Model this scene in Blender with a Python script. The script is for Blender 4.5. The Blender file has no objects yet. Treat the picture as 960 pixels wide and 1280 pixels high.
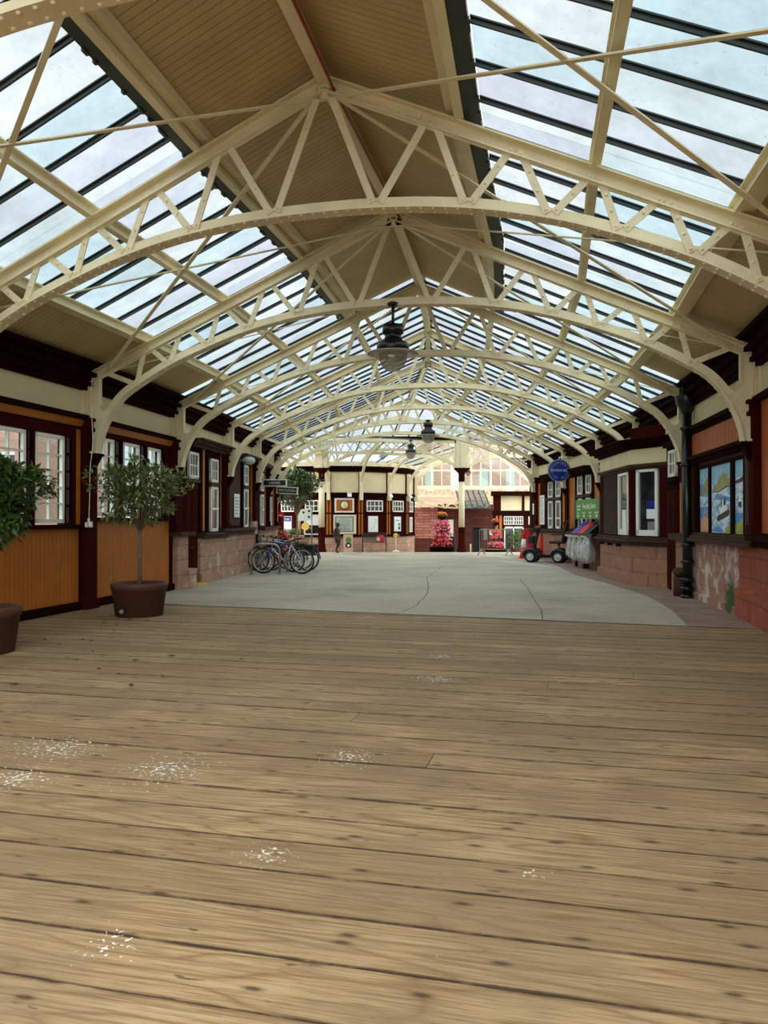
SKY=.68; EXPO=1.0
FILL_SUNS=[(.2,.1,2.3,2.6),(.95,-.25,1.0,1.5)]
import bpy, bmesh, math, random
from mathutils import Vector, Matrix
R = random.Random(11)
COL = bpy.context.scene.collection
PI = math.pi

# ------------------------------------------------------------------ geometry helper
class G:
    def __init__(s):
        s.v = []; s.f = []; s.m = []; s.s = []
    def add(s, vs, fs, mi=0, sm=False):
        b = len(s.v); s.v += [tuple(v) for v in vs]
        for f in fs:
            s.f.append([b + i for i in f]); s.m.append(mi); s.s.append(sm)
        return s
    def box(s, x0, x1, y0, y1, z0, z1, mi=0):
        x0, x1 = sorted((x0, x1)); y0, y1 = sorted((y0, y1)); z0, z1 = sorted((z0, z1))
        return s.add([(x0,y0,z0),(x1,y0,z0),(x1,y1,z0),(x0,y1,z0),(x0,y0,z1),(x1,y0,z1),(x1,y1,z1),(x0,y1,z1)],
              [(3,2,1,0),(4,5,6,7),(0,1,5,4),(1,2,6,5),(2,3,7,6),(3,0,4,7)], mi)
    def hexa(s, p, mi=0):          # 8 points, bottom ring then top ring
        return s.add(p, [(3,2,1,0),(4,5,6,7),(0,1,5,4),(1,2,6,5),(2,3,7,6),(3,0,4,7)], mi)
    def bar(s, p0, p1, w, t, up=(0,0,1), mi=0):     # w across, t along up
        p0 = Vector(p0); p1 = Vector(p1); d = (p1-p0).normalized()
        sd = d.cross(Vector(up))
        if sd.length < 1e-5: sd = d.cross(Vector((1,0,0)))
        sd.normalize(); u = sd.cross(d).normalized()
        a = sd*w/2; b = u*t/2
        return s.hexa([p0-a-b, p0+a-b, p1+a-b, p1-a-b, p0-a+b, p0+a+b, p1+a+b, p1-a+b], mi)
    def tube(s, pts, r, n=8, closed=False, mi=0, caps=True):
        pts = [Vector(p) for p in pts]; N = len(pts)
        rs = r if isinstance(r, (list, tuple)) else [r]*N
        ref = None; vs = []
        for i, p in enumerate(pts):
            a = pts[(i-1) % N] if (closed or i > 0) else p
            b = pts[(i+1) % N] if (closed or i < N-1) else p
            d = (b-a)
            d = d.normalized() if d.length > 1e-9 else Vector((0,0,1))
            if ref is None:
                ref = d.cross(Vector((0,0,1)))
                if ref.length < 1e-3: ref = d.cross(Vector((1,0,0)))
            ref = ref - d*ref.dot(d)
            if ref.length < 1e-6: ref = d.orthogonal()
            ref.normalize(); q = d.cross(ref)
            for k in range(n):
                an = 2*PI*k/n
                vs.append(p + (ref*math.cos(an)+q*math.sin(an))*rs[i])
        fs = []
        for i in range(N if closed else N-1):
            j = (i+1) % N
            for k in range(n):
                l = (k+1) % n
                fs.append((i*n+k, i*n+l, j*n+l, j*n+k))
        s.add(vs, fs, mi, True)
        if not closed and caps:
            b = len(s.v) - N*n
            s.f.append([b+k for k in range(n)][::-1]); s.m.append(mi); s.s.append(False)
            s.f.append([b+(N-1)*n+k for k in range(n)]); s.m.append(mi); s.s.append(False)
        return s
    def cyl(s, p0, p1, r0, r1=None, n=12, mi=0):
        return s.tube([p0, p1], [r0, r0 if r1 is None else r1], n, mi=mi)
    def lathe(s, prof, n=24, c=(0,0,0), mi=0, sm=True, cap=True):
        vs = []; fs = []; K = len(prof)
        for r, z in prof:
            for k in range(n):
                a = 2*PI*k/n
                vs.append((c[0]+r*math.cos(a), c[1]+r*math.sin(a), c[2]+z))
        for i in range(K-1):
            for k in range(n):
                l = (k+1) % n
                fs.append((i*n+k, i*n+l, (i+1)*n+l, (i+1)*n+k))
        s.add(vs, fs, mi, sm)
        if cap:
            b = len(s.v)-K*n
            s.f.append([b+k for k in range(n)][::-1]); s.m.append(mi); s.s.append(False)
            s.f.append([b+(K-1)*n+k for k in range(n)]); s.m.append(mi); s.s.append(False)
        return s
    def prism(s, poly, c0, c1, ax='y', mi=0):      # poly of (a,b): ax y -> (x,z), ax z -> (x,y), ax x -> (y,z)
        def P(a, b, c):
            return (a,c,b) if ax == 'y' else ((a,b,c) if ax == 'z' else (c,a,b))
        n = len(poly)
        vs = [P(a,b,c0) for a,b in poly]+[P(a,b,c1) for a,b in poly]
        fs = [tuple(range(n))[::-1], tuple(range(n,2*n))]+[(i,(i+1)%n,n+(i+1)%n,n+i) for i in range(n)]
        return s.add(vs, fs, mi)
    def ball(s, c, r, nu=10, nv=6, mi=0):
        rx, ry, rz = r if isinstance(r,(tuple,list)) else (r,r,r)
        vs = [(c[0],c[1],c[2]-rz)]
        for j in range(1,nv):
            t = PI*j/nv
            for k in range(nu):
                a = 2*PI*k/nu
                vs.append((c[0]+rx*math.sin(t)*math.cos(a), c[1]+ry*math.sin(t)*math.sin(a), c[2]-rz*math.cos(t)))
        vs.append((c[0],c[1],c[2]+rz)); T = len(vs)-1; fs = []
        for k in range(nu):
            l = (k+1)%nu
            fs.append((0,1+l,1+k)); fs.append((T,T-nu+k,T-nu+l))
            for j in range(nv-2):
                a = 1+j*nu
                fs.append((a+k,a+l,a+nu+l,a+nu+k))
        return s.add(vs, fs, mi, True)
    def dome(s, c, d, r, n=6, mi=0):               # rivet head on a surface facing d
        c = Vector(c); d = Vector(d).normalized(); a = d.orthogonal().normalized(); b = d.cross(a)
        vs = []
        for rr, h in ((r,0),(r*.72,r*.55)):
            for k in range(n):
                t = 2*PI*k/n
                vs.append(c+(a*math.cos(t)+b*math.sin(t))*rr+d*h)
        vs.append(c+d*r*.75)
        fs = [(k,(k+1)%n,n+(k+1)%n,n+k) for k in range(n)]+[(n+k,n+(k+1)%n,2*n) for k in range(n)]
        return s.add(vs, fs, mi, True)
    def build(s, name, mats, parent=None, M=None, bevel=0, fix=True):
        me = bpy.data.meshes.new(name); me.from_pydata(s.v, [], s.f)
        if not isinstance(mats, (list, tuple)): mats = [mats]
        for m in mats: me.materials.append(m)
        me.polygons.foreach_set('material_index', s.m)
        me.polygons.foreach_set('use_smooth', s.s)
        if fix:
            bm = bmesh.new(); bm.from_mesh(me)
            bmesh.ops.recalc_face_normals(bm, faces=bm.faces); bm.to_mesh(me); bm.free()
        me.update()
        o = bpy.data.objects.new(name, me); COL.objects.link(o)
        if parent is not None: o.parent = parent
        if M is not None: o.matrix_local = M
        if bevel:
            b = o.modifiers.new('edge', 'BEVEL'); b.width = bevel; b.segments = 2; b.limit_method = 'ANGLE'
        return o

def tag(o, label=None, cat=None, group=None, kind=None):
    if label: o['label'] = label
    if cat: o['category'] = cat
    if group: o['group'] = group
    if kind: o['kind'] = kind
    return o
def thing(name, label, cat, M=None, group=None):
    o = bpy.data.objects.new(name, None); COL.objects.link(o); o.empty_display_size = .1
    if M is not None: o.matrix_world = M
    return tag(o, label, cat, group)
def struct(name, M=None):
    o = bpy.data.objects.new(name, None); COL.objects.link(o); o.empty_display_size = .1
    if M is not None: o.matrix_world = M
    return tag(o, kind='structure')
def kids(o): return [c for c in COL.objects if c.parent == o]
def copy_tree(o, parent=None, _k=None):
    if _k is None:
        _k = {}
        for c in COL.objects:
            if c.parent: _k.setdefault(c.parent.name, []).append(c)
    c = o.copy(); COL.objects.link(c)
    if parent is not None: c.parent = parent
    for ch in _k.get(o.name, []): copy_tree(ch, c, _k)
    return c
def TM(x, y, z=0, rz=0): return Matrix.Translation((x,y,z)) @ Matrix.Rotation(rz,4,'Z')
def text(body, size, mat, parent, M, ext=.002, name='lettering', align='CENTER', sx=1):
    cu = bpy.data.curves.new(name, 'FONT'); cu.body = body; cu.size = size; cu.extrude = ext
    cu.align_x = align; cu.align_y = 'CENTER'; cu.materials.append(mat)
    tmp = bpy.data.objects.new(name, cu); me = bpy.data.meshes.new_from_object(tmp); me.name = name
    bpy.data.objects.remove(tmp); bpy.data.curves.remove(cu)
    if not me.materials: me.materials.append(mat)
    o = bpy.data.objects.new(name, me); COL.objects.link(o); o.parent = parent
    o.matrix_local = M @ Matrix.Diagonal((sx,1,1,1)); return o
RX = Matrix.Rotation(PI/2, 4, 'X')      # text standing up, read from -y

# ------------------------------------------------------------------ materials
def lin(c): return tuple(((x/255)/12.92 if x/255 <= .04045 else ((x/255+.055)/1.055)**2.4) for x in c)+(1,)
def newmat(name):
    m = bpy.data.materials.new(name); m.use_nodes = True
    nt = m.node_tree; b = nt.nodes['Principled BSDF']; return m, nt, b
class N:
    def __init__(s, nt): s.nt = nt; s.L = nt.links
    def n(s, t, **kw):
        x = s.nt.nodes.new(t)
        for k, v in kw.items():
            if k in x.inputs.keys(): x.inputs[k].default_value = v
            else: setattr(x, k, v)
        return x
    def l(s, a, b): s.L.new(a, b)
    def math(s, op, a, b=None, c=None, clamp=False):
        x = s.nt.nodes.new('ShaderNodeMath'); x.operation = op; x.use_clamp = clamp
        for i, v in enumerate((a,b,c)):
            if v is None: continue
            if isinstance(v,(int,float)): x.inputs[i].default_value = v
            else: s.l(v, x.inputs[i])
        return x.outputs[0]
    def mix(s, f, a, b, bt='MIX'):
        x = s.nt.nodes.new('ShaderNodeMix'); x.data_type = 'RGBA'; x.blend_type = bt
        for k, v in (('Factor',f),('A',a),('B',b)):
            sk = [i for i in x.inputs if i.name == k and (i.type == ('VALUE' if k == 'Factor' else 'RGBA'))][0]
            if isinstance(v,(int,float,tuple)): sk.default_value = v
            else: s.l(v, sk)
        return [o for o in x.outputs if o.type == 'RGBA'][0]
    def ramp(s, f, stops, interp='LINEAR'):
        x = s.nt.nodes.new('ShaderNodeValToRGB'); x.color_ramp.interpolation = interp
        e = x.color_ramp.elements
        while len(e) < len(stops): e.new(.5)
        for k, (p, c) in enumerate(stops):
            e[k].position = p; e[k].color = c if len(c) == 4 else tuple(c)+(1,)
        s.l(f, x.inputs[0]); return x.outputs[0]
    def coord(s, kind='Object', scale=(1,1,1), loc=(0,0,0)):
        t = s.n('ShaderNodeTexCoord'); mp = s.n('ShaderNodeMapping')
        mp.inputs['Scale'].default_value = scale; mp.inputs['Location'].default_value = loc
        s.l(t.outputs[kind], mp.inputs['Vector']); return mp.outputs[0]
    def noise(s, vec, scale=5, detail=4, rough=.55, dist=0):
        x = s.n('ShaderNodeTexNoise'); x.inputs['Scale'].default_value = scale; x.inputs['Detail'].default_value = detail
        x.inputs['Roughness'].default_value = rough; x.inputs['Distortion'].default_value = dist
        if vec is not None: s.l(vec, x.inputs['Vector'])
        return x.outputs[0]
    def bump(s, h, b, strength=.3, dist=.01):
        x = s.n('ShaderNodeBump'); x.inputs['Strength'].default_value = strength; x.inputs['Distance'].default_value = dist
        s.l(h, x.inputs['Height']); s.l(x.outputs[0], b.inputs['Normal'])
BW = lambda v: (v,v,v,1)
def paint(name, rgb, rough=.5, var=.16, scale=4, metal=0, spec=.5, bump=0, dirt=None, dirt_amt=.5):
    m, nt, b = newmat(name); n = N(nt); v = n.coord()
    c = lin(rgb); f = n.noise(v, scale, 5)
    lo = tuple(x*(1-var) for x in c[:3])+(1,); hi = tuple(min(1,x*(1+var)) for x in c[:3])+(1,)
    col = n.mix(n.ramp(f, [(.3,BW(0)),(.7,BW(1))]), lo, hi)
    if dirt:
        g = n.ramp(n.noise(v, scale*5, 6, .7), [(.60,BW(0)),(.72,BW(dirt_amt))])
        col = n.mix(g, col, lin(dirt))
    n.l(col, b.inputs['Base Color'])
    b.inputs['Roughness'].default_value = rough; b.inputs['Metallic'].default_value = metal
    b.inputs['Specular IOR Level'].default_value = spec
    if bump: n.bump(n.noise(v, scale*9, 5), b, bump, .004)
    return m
def brickmat(name, c1, c2, mortar, bw, bh, msize, axes='xz', stain=None, stain_lo=.55, rough=.85, bump=.5, off=.5, patches=None):
    m, nt, b = newmat(name); n = N(nt)
    tc = n.n('ShaderNodeTexCoord'); sp = n.n('ShaderNodeSeparateXYZ'); cb = n.n('ShaderNodeCombineXYZ')
    n.l(tc.outputs['Object'], sp.inputs[0])
    n.l(n.math('ADD', sp.outputs['X'], sp.outputs['Y']) if axes == 'sum' else sp.outputs[axes[0].upper()], cb.inputs[0])
    n.l(sp.outputs['Z'], cb.inputs[1])
    wob = n.n('ShaderNodeTexNoise'); wob.inputs['Scale'].default_value = 7
    n.l(tc.outputs['Object'], wob.inputs['Vector'])
    vm = n.n('ShaderNodeVectorMath', operation='SCALE'); vm.inputs['Scale'].default_value = .03
    n.l(wob.outputs['Color'], vm.inputs[0]); va = n.n('ShaderNodeVectorMath', operation='ADD')
    n.l(cb.outputs[0], va.inputs[0]); n.l(vm.outputs[0], va.inputs[1])
    br = n.n('ShaderNodeTexBrick'); br.offset = off
    br.inputs['Scale'].default_value = 1; br.inputs['Brick Width'].default_value = bw; br.inputs['Row Height'].default_value = bh
    br.inputs['Mortar Size'].default_value = msize; br.inputs['Mortar Smooth'].default_value = .3
    br.inputs['Color1'].default_value = lin(c1); br.inputs['Color2'].default_value = lin(c2); br.inputs['Mortar'].default_value = lin(mortar)
    n.l(va.outputs[0], br.inputs['Vector'])
    f = n.noise(tc.outputs['Object'], 6, 6, .65)
    col = n.mix(n.ramp(f, [(.25,BW(0)),(.75,BW(1))]), BW(.68), BW(1.0))
    col = n.mix(1.0, br.outputs['Color'], col, 'MULTIPLY')
    if stain:
        g = n.ramp(n.noise(tc.outputs['Object'], 3.1, 7, .68, .4), [(stain_lo,BW(0)),(stain_lo+.1,BW(.75))])
        col = n.mix(g, col, lin(stain))
    for (cx, cy, cz, rad, rgb, amt) in (patches or []):
        d = n.n('ShaderNodeVectorMath', operation='DISTANCE'); d.inputs[1].default_value = (cx,cy,cz)
        n.l(tc.outputs['Object'], d.inputs[0])
        q = n.math('SUBTRACT', rad, d.outputs['Value']); q = n.math('DIVIDE', q, rad*.5)
        q = n.math('ADD', q, n.math('MULTIPLY', n.math('SUBTRACT', n.noise(tc.outputs['Object'], 9, 5), .5), 2.4))
        q = n.math('MULTIPLY', q, amt, clamp=True)
        col = n.mix(q, col, lin(rgb))
    n.l(col, b.inputs['Base Color']); b.inputs['Roughness'].default_value = rough
    h = n.math('ADD', n.math('MULTIPLY', br.outputs['Fac'], -1.0), n.math('MULTIPLY', f, .6))
    n.bump(h, b, bump, .012)
    return m
def glassmat(name, tint=(225,236,236), rough=.02, amt=.12):
    m, nt, b = newmat(name); n = N(nt); nt.nodes.remove(b)
    out = nt.nodes['Material Output']
    t = n.n('ShaderNodeBsdfTransparent'); t.inputs['Color'].default_value = lin(tint)
    g = n.n('ShaderNodeBsdfGlossy'); g.inputs['Roughness'].default_value = rough
    mx = n.n('ShaderNodeMixShader'); mx.inputs[0].default_value = .06
    n.l(t.outputs[0], mx.inputs[1]); n.l(g.outputs[0], mx.inputs[2])
    n.l(mx.outputs[0], out.inputs['Surface']); return m

cream = paint('cream_paint', (232,221,184), .5, .10, 2.2, dirt=(150,125,80), dirt_amt=.35)
cream_wall = paint('cream_plaster', (228,216,176), .7, .08, 1.5)
cream_shaded = paint('shaded_cream_paint', (196,176,128), .55, .14, 1.2)  # cream paint again, with the shade under the roof put into its colour
brown = paint('brown_paint', (56,14,7), .85, .25, 3, spec=.04)
darkbrown = paint('dark_brown_paint', (32,10,5), .85, .25, 3, spec=.04)
ledgebrown = paint('ledge_paint', (66,46,36), .7, .2, 4, spec=.15)
orange = paint('orange_paint', (174,98,2), .5, .12, 3)
orange2 = paint('rust_orange_paint', (172,84,12), .5, .15, 3)
white = paint('white_paint', (236,236,228), .45, .05, 4)
black = paint('black_paint', (18,19,19), .4, .2, 5)
iron = paint('black_iron', (14,16,17), .3, .2, 5)
bardark = paint('glazing_bar_dark', (30,38,36), .5, .25, 6)
potbrown = paint('pot_plastic', (84,54,42), .6, .06, 5, spec=.3)
soil = paint('soil', (48,36,26), .95, .3, 20, bump=.6)
bark = paint('bark', (112,96,78), .9, .25, 14, bump=.5)
steel = paint('galvanised_steel', (150,146,136), .35, .15, 8, metal=.8)
chrome = paint('chrome', (200,202,205), .15, .05, 5, metal=1)
rubber = paint('rubber', (22,22,23), .8, .15, 10)
redp = paint('red_plastic', (214,36,22), .4, .08, 4)
bluep = paint('blue_paint', (24,52,170), .3, .08, 4)
bluesign = paint('blue_sign', (16,40,130), .35, .1, 4)
greensign = paint('green_sign', (74,142,52), .45, .06, 3)
greyblue = paint('notice_grey', (184,192,184), .5, .06, 3)
yellow = paint('yellow_paint', (222,184,70), .5, .12, 6)
bronze = paint('dark_bronze', (58,46,40), .42, .3, 9, metal=.55)
redfab = paint('red_fabric', (190,24,40), .7, .15, 5)
teal = paint('teal_paint', (40,120,124), .35, .1, 4)
silver = paint('silver_paint', (206,208,206), .3, .06, 4, metal=.3)
redbike = paint('red_paint', (150,18,26), .3, .1, 4)
notegrey = paint('print_grey', (120,126,126), .7, .1, 6)
lettergrey = paint('lettering_light', (226,230,226), .5, .03, 6)
letterdim = paint('lettering_dim', (150,158,176), .5, .05, 6)
paper = paint('paper', (232,240,240), .6, .05, 3)
stone = brickmat('pink_sandstone', (198,156,130), (182,142,118), (146,122,106), .62, .30, .012, 'sum', (214,200,186), .55)
stone_r = brickmat('brown_sandstone', (172,124,98), (156,110,88), (126,96,80), .62, .30, .010, 'sum', (196,166,144), .62)
stone_m = brickmat('stained_sandstone', (182,136,116), (164,120,104), (140,114,100), .55, .29, .010, 'sum', (214,204,192), .49,
                   patches=[(1.35,0,.22,.42,(62,80,40),.8),(2.75,0,.55,.12,(210,202,190),.5)])
stone_red = brickmat('red_sandstone', (168,84,58), (148,72,50), (110,62,46), .7, .30, .010, 'sum')
brick_sunlit = brickmat('far_sunlit_brick', (230,158,136), (190,112,92), (120,88,76), .75, .16, .018, 'xz', (216,178,160), .62)  # sunlight on this stretch of the wall is put into the lighter brick
brick_dark = brickmat('far_dark_brick', (120,52,36), (88,40,30), (70,44,36), .75, .16, .018, 'xz')
sand_out = brickmat('outside_sandstone', (214,168,148), (204,156,136), (190,160,145), .8, .35, .008, 'sum')

def darkglass():  # opaque pane; the unlit room behind is put into its dark colour
    m, nt, b = newmat('dark_interior_glass'); n = N(nt)
    f = n.noise(n.coord(), 1.7, 2)
    n.l(n.ramp(f, [(.35,(.010,.011,.012,1)),(.7,(.05,.055,.055,1))]), b.inputs['Base Color'])
    b.inputs['Roughness'].default_value = .06; b.inputs['Specular IOR Level'].default_value = .6
    return m
dglass = darkglass()
greypane = paint('obscured_pane', (92,84,92), .25, .15, 3)
cglass = glassmat('clear_glass')
def roofglass():
    m, nt, b = newmat('roof_glass'); n = N(nt); nt.nodes.remove(b)
    out = nt.nodes['Material Output']; v = n.coord()
    f = n.noise(v, .8, 4); g = n.noise(v, 26, 4, .7)
    specks = n.ramp(g, [(.66,BW(1)),(.72,BW(.55))])
    grime = n.ramp(n.noise(v, 3.2, 6, .65), [(.35,BW(1)),(.75,BW(.84))])
    gi = n.n('ShaderNodeNewGeometry')
    tint = n.ramp(gi.outputs['Random Per Island'], [(0,lin((214,230,236))),(.4,lin((230,238,240))),(.7,lin((224,228,236))),(1,lin((238,243,243)))])
    col = n.mix(1.0, n.mix(n.ramp(f, [(.35,BW(0)),(.65,BW(1))]), BW(.90), BW(1.0)), tint, 'MULTIPLY')
    col = n.mix(1.0, col, specks, 'MULTIPLY'); col = n.mix(1.0, col, grime, 'MULTIPLY')
    t = n.n('ShaderNodeBsdfTransparent'); n.l(col, t.inputs['Color'])
    tr = n.n('ShaderNodeBsdfTranslucent'); n.l(col, tr.inputs['Color'])
    gl = n.n('ShaderNodeBsdfGlossy'); gl.inputs['Roughness'].default_value = .25
    m1 = n.n('ShaderNodeMixShader'); m1.inputs[0].default_value = .12
    n.l(t.outputs[0], m1.inputs[1]); n.l(tr.outputs[0], m1.inputs[2])
    m2 = n.n('ShaderNodeMixShader'); m2.inputs[0].default_value = .03
    n.l(m1.outputs[0], m2.inputs[1]); n.l(gl.outputs[0], m2.inputs[2])
    n.l(m2.outputs[0], out.inputs['Surface']); return m
rglass = roofglass()
def lampglass():
    m, nt, b = newmat('lamp_glass'); n = N(nt); nt.nodes.remove(b); out = nt.nodes['Material Output']
    t = n.n('ShaderNodeBsdfTransparent'); t.inputs['Color'].default_value = (.75,.73,.66,1)
    d = n.n('ShaderNodeBsdfTranslucent'); d.inputs['Color'].default_value = (.7,.68,.58,1)
    g = n.n('ShaderNodeBsdfGlossy'); g.inputs['Roughness'].default_value = .12
    a = n.n('ShaderNodeMixShader'); a.inputs[0].default_value = .5
    c = n.n('ShaderNodeMixShader'); c.inputs[0].default_value = .15
    n.l(t.outputs[0], a.inputs[1]); n.l(d.outputs[0], a.inputs[2]); n.l(a.outputs[0], c.inputs[1]); n.l(g.outputs[0], c.inputs[2])
    n.l(c.outputs[0], out.inputs['Surface']); return m
lglass = lampglass()
def bagmat():
    m, nt, b = newmat('clear_plastic_bag'); n = N(nt); nt.nodes.remove(b); out = nt.nodes['Material Output']
    t = n.n('ShaderNodeBsdfTransparent'); t.inputs['Color'].default_value = (.85,.86,.84,1)
    d = n.n('ShaderNodeBsdfPrincipled'); d.inputs['Base Color'].default_value = (.62,.64,.6,1); d.inputs['Roughness'].default_value = .25
    a = n.n('ShaderNodeMixShader'); f = n.noise(n.coord(scale=(1,1,.3)), 16, 4, .6)
    n.l(n.ramp(f, [(.35,BW(.35)),(.65,BW(.95))]), a.inputs[0])
    n.l(t.outputs[0], a.inputs[1]); n.l(d.outputs[0], a.inputs[2]); n.l(a.outputs[0], out.inputs['Surface']); return m
bagm = bagmat()
def leafmat(name, a, b_, rough=.32):
    m, nt, b = newmat(name); n = N(nt); gi = n.n('ShaderNodeNewGeometry')
    n.l(n.ramp(gi.outputs['Random Per Island'], [(0,lin(a)),(1,lin(b_))]), b.inputs['Base Color'])
    b.inputs['Roughness'].default_value = rough; b.inputs['Specular IOR Level'].default_value = .6
    return m
leaf_dk = leafmat('bay_leaf', (26,50,22), (76,106,46))
leaf_lt = leafmat('olive_leaf', (54,74,32), (120,138,70))
leaf_pl = leafmat('planter_leaf', (50,80,30), (110,140,60))
petal_p = leafmat('pink_petals', (206,70,96), (240,150,168), .6)
petal_r = leafmat('red_petals', (180,26,36), (226,64,70), .6)
petal_o = leafmat('orange_petals', (220,90,30), (240,150,60), .6)
deadleaf = leafmat('dead_leaf', (70,44,26), (110,76,44), .8)
def deckmat(spots):
    m, nt, b = newmat('deck_boards'); n = N(nt)
    tc = n.n('ShaderNodeTexCoord'); gi = n.n('ShaderNodeNewGeometry'); rnd = gi.outputs['Random Per Island']
    def mapped(sc):
        mp = n.n('ShaderNodeMapping'); mp.inputs['Scale'].default_value = sc
        n.l(tc.outputs['Object'], mp.inputs['Vector'])
        cb = n.n('ShaderNodeCombineXYZ'); n.l(n.math('MULTIPLY', rnd, 37.0), cb.inputs[0]); n.l(n.math('MULTIPLY', rnd, 91.0), cb.inputs[1]); n.l(n.math('MULTIPLY', rnd, 13.0), cb.inputs[2])
        va = n.n('ShaderNodeVectorMath', operation='ADD'); n.l(mp.outputs[0], va.inputs[0]); n.l(cb.outputs[0], va.inputs[1])
        return va.outputs[0]
    # growth rings: bands of a stretched noise field
    ring = n.noise(mapped((.38,3.0,1)), 1.0, 2, .45, .5)
    band = n.math('FRACT', n.math('MULTIPLY', ring, 15.0))
    band = n.math('ABSOLUTE', n.math('SUBTRACT', band, .5)); band = n.math('MULTIPLY', band, 2.0)
    fine = n.noise(mapped((2.2,60,1)), 1.0, 5, .7)
    blot = n.noise(tc.outputs['Object'], 1.1, 5, .6)
    base = n.ramp(rnd, [(0,lin((146,124,90))),(.35,lin((180,155,115))),(.7,lin((166,142,105))),(1,lin((188,163,122)))])
    col = n.mix(n.math('MULTIPLY', n.math('POWER', band, 4.0), .8), base, lin((120,90,56)))
    col = n.mix(n.math('MULTIPLY', n.ramp(fine, [(.40,BW(1)),(.54,BW(0))]), .62), col, lin((112,88,60)))
    col = n.mix(n.ramp(blot, [(.36,BW(.75)),(.6,BW(0))]), col, lin((132,112,84)))
    fin2 = n.noise(mapped((5,150,1)), 1.0, 3, .7)
    col = n.mix(n.math('MULTIPLY', n.ramp(fin2, [(.36,BW(1)),(.5,BW(0))]), .45), col, lin((96,76,52)))
    # knots
    vo = n.n('ShaderNodeTexVoronoi'); vo.feature = 'F1'; vo.voronoi_dimensions = '2D'; vo.inputs['Scale'].default_value = 1; vo.inputs['Randomness'].default_value = 1
    n.l(mapped((1.8,5.2,1)), vo.inputs['Vector'])
    kn = n.ramp(vo.outputs['Distance'], [(.030,BW(1)),(.05,BW(.6)),(.085,BW(.12)),(.12,BW(0))])
    vc = n.n('ShaderNodeSeparateXYZ'); n.l(vo.outputs['Color'], vc.inputs[0])
    kn = n.math('MULTIPLY', kn, n.math('GREATER_THAN', vc.outputs[0], .45))
    col = n.mix(n.math('MULTIPLY', kn, .85), col, lin((62,48,38)))
    # dark open seams between boards
    sx = n.n('ShaderNodeSeparateXYZ'); n.l(tc.outputs['Object'], sx.inputs[0])
    fy = n.math('FRACT', n.math('DIVIDE', n.math('SUBTRACT', sx.outputs['Y'], .096), .28))
    ed = n.math('MULTIPLY', n.math('MINIMUM', fy, n.math('SUBTRACT', 1.0, fy)), .28)
    wv = n.noise(n.coord(scale=(1.3,6,1)), 3.0, 4, .7)
    ed = n.math('SUBTRACT', ed, n.math('MULTIPLY', n.math('SUBTRACT', wv, .38), .030))
    col = n.mix(n.ramp(ed, [(.0,BW(.9)),(.004,BW(.4)),(.010,BW(0))]), col, lin((58,44,32)))
    # grey weathering and small dark dents
    dent = n.ramp(n.noise(mapped((6,26,1)), 1.0, 3, .6), [(.665,BW(0)),(.72,BW(.85))])
    col = n.mix(dent, col, lin((92,72,54)))
    # droppings and flaked paint near a few places, sparse elsewhere
    mask = None
    for (x, y, r) in spots:
        d = n.n('ShaderNodeVectorMath', operation='DISTANCE'); d.inputs[1].default_value = (x,y,0)
        n.l(tc.outputs['Object'], d.inputs[0])
        q = n.math('SUBTRACT', 1.0, n.math('DIVIDE', d.outputs['Value'], r), clamp=True)
        mask = q if mask is None else n.math('MAXIMUM', mask, q)
    sp = n.noise(tc.outputs['Object'], 38, 4, .65)
    thr = n.math('ADD', sp, n.math('MULTIPLY', mask, .22))
    wh = n.ramp(thr, [(.745,BW(0)),(.775,BW(.9))])
    col = n.mix(wh, col, lin((232,230,222)))
    n.l(col, b.inputs['Base Color']); b.inputs['Roughness'].default_value = .72; b.inputs['Specular IOR Level'].default_value = .25
    h = n.math('ADD', n.math('MULTIPLY', fine, .6), n.math('MULTIPLY', band, -.35)); n.bump(h, b, .35, .004)
    return m
def concmat():
    m, nt, b = newmat('worn_concrete'); n = N(nt); v = n.coord()
    f = n.noise(v, .55, 6, .6); g = n.noise(v, 14, 6, .7); st = n.noise(n.coord(scale=(.3,2.2,1)), 1.2, 4)
    col = n.ramp(f, [(.3,lin((152,144,126))),(.5,lin((178,169,148))),(.72,lin((194,183,162)))])
    col = n.mix(n.ramp(g, [(.4,BW(.35)),(.65,BW(0))]), col, lin((128,126,110)))
    col = n.mix(n.ramp(st, [(.55,BW(0)),(.7,BW(.4))]), col, lin((196,192,176)))
    n.l(col, b.inputs['Base Color']); b.inputs['Roughness'].default_value = .8
    n.bump(g, b, .2, .004); return m
conc = concmat()
kerbm = paint('reddish_paving', (140,116,102), .85, .25, 2.5, bump=.3)
paleline = paint('pale_joint', (206,200,182), .85, .2, 6)
crackm = paint('dark_joint', (70,66,58), .9, .3, 9)
undermat = paint('under_floor', (24,20,16), .9)
# ------------------------------------------------------------------ the curved hall: one pose per arch (x, y, heading)
POSE = {-1: (-2.13,1.05,-.292), 0: (-1.25,4.42,-.262), 1: (-.6045,7.81,-.2336), 2: (.1451,11.1885,-.1956), 3: (.6725,14.6175,-.149),
        4: (1.0384,18.1357,-.1004), 5: (1.2405,21.6056,-.0063), 6: (1.189,24.8521,.1094), 7: (.969,28.1301,.1961)}
HR, SL, WL = 5.822, .4535, 4.95
def lat(i, l):
    x, y, t = POSE[i]; return Vector((x+l*math.cos(t), y+l*math.sin(t), 0))
def roofpt(i, l, dz=0):
    p = lat(i, l); p.z = HR-SL*abs(l)+dz; return p
ORD = {0:'foremost', 1:'second', 2:'third', 3:'fourth', 4:'fifth', 5:'sixth', 6:'seventh', 7:'eighth'}

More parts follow.
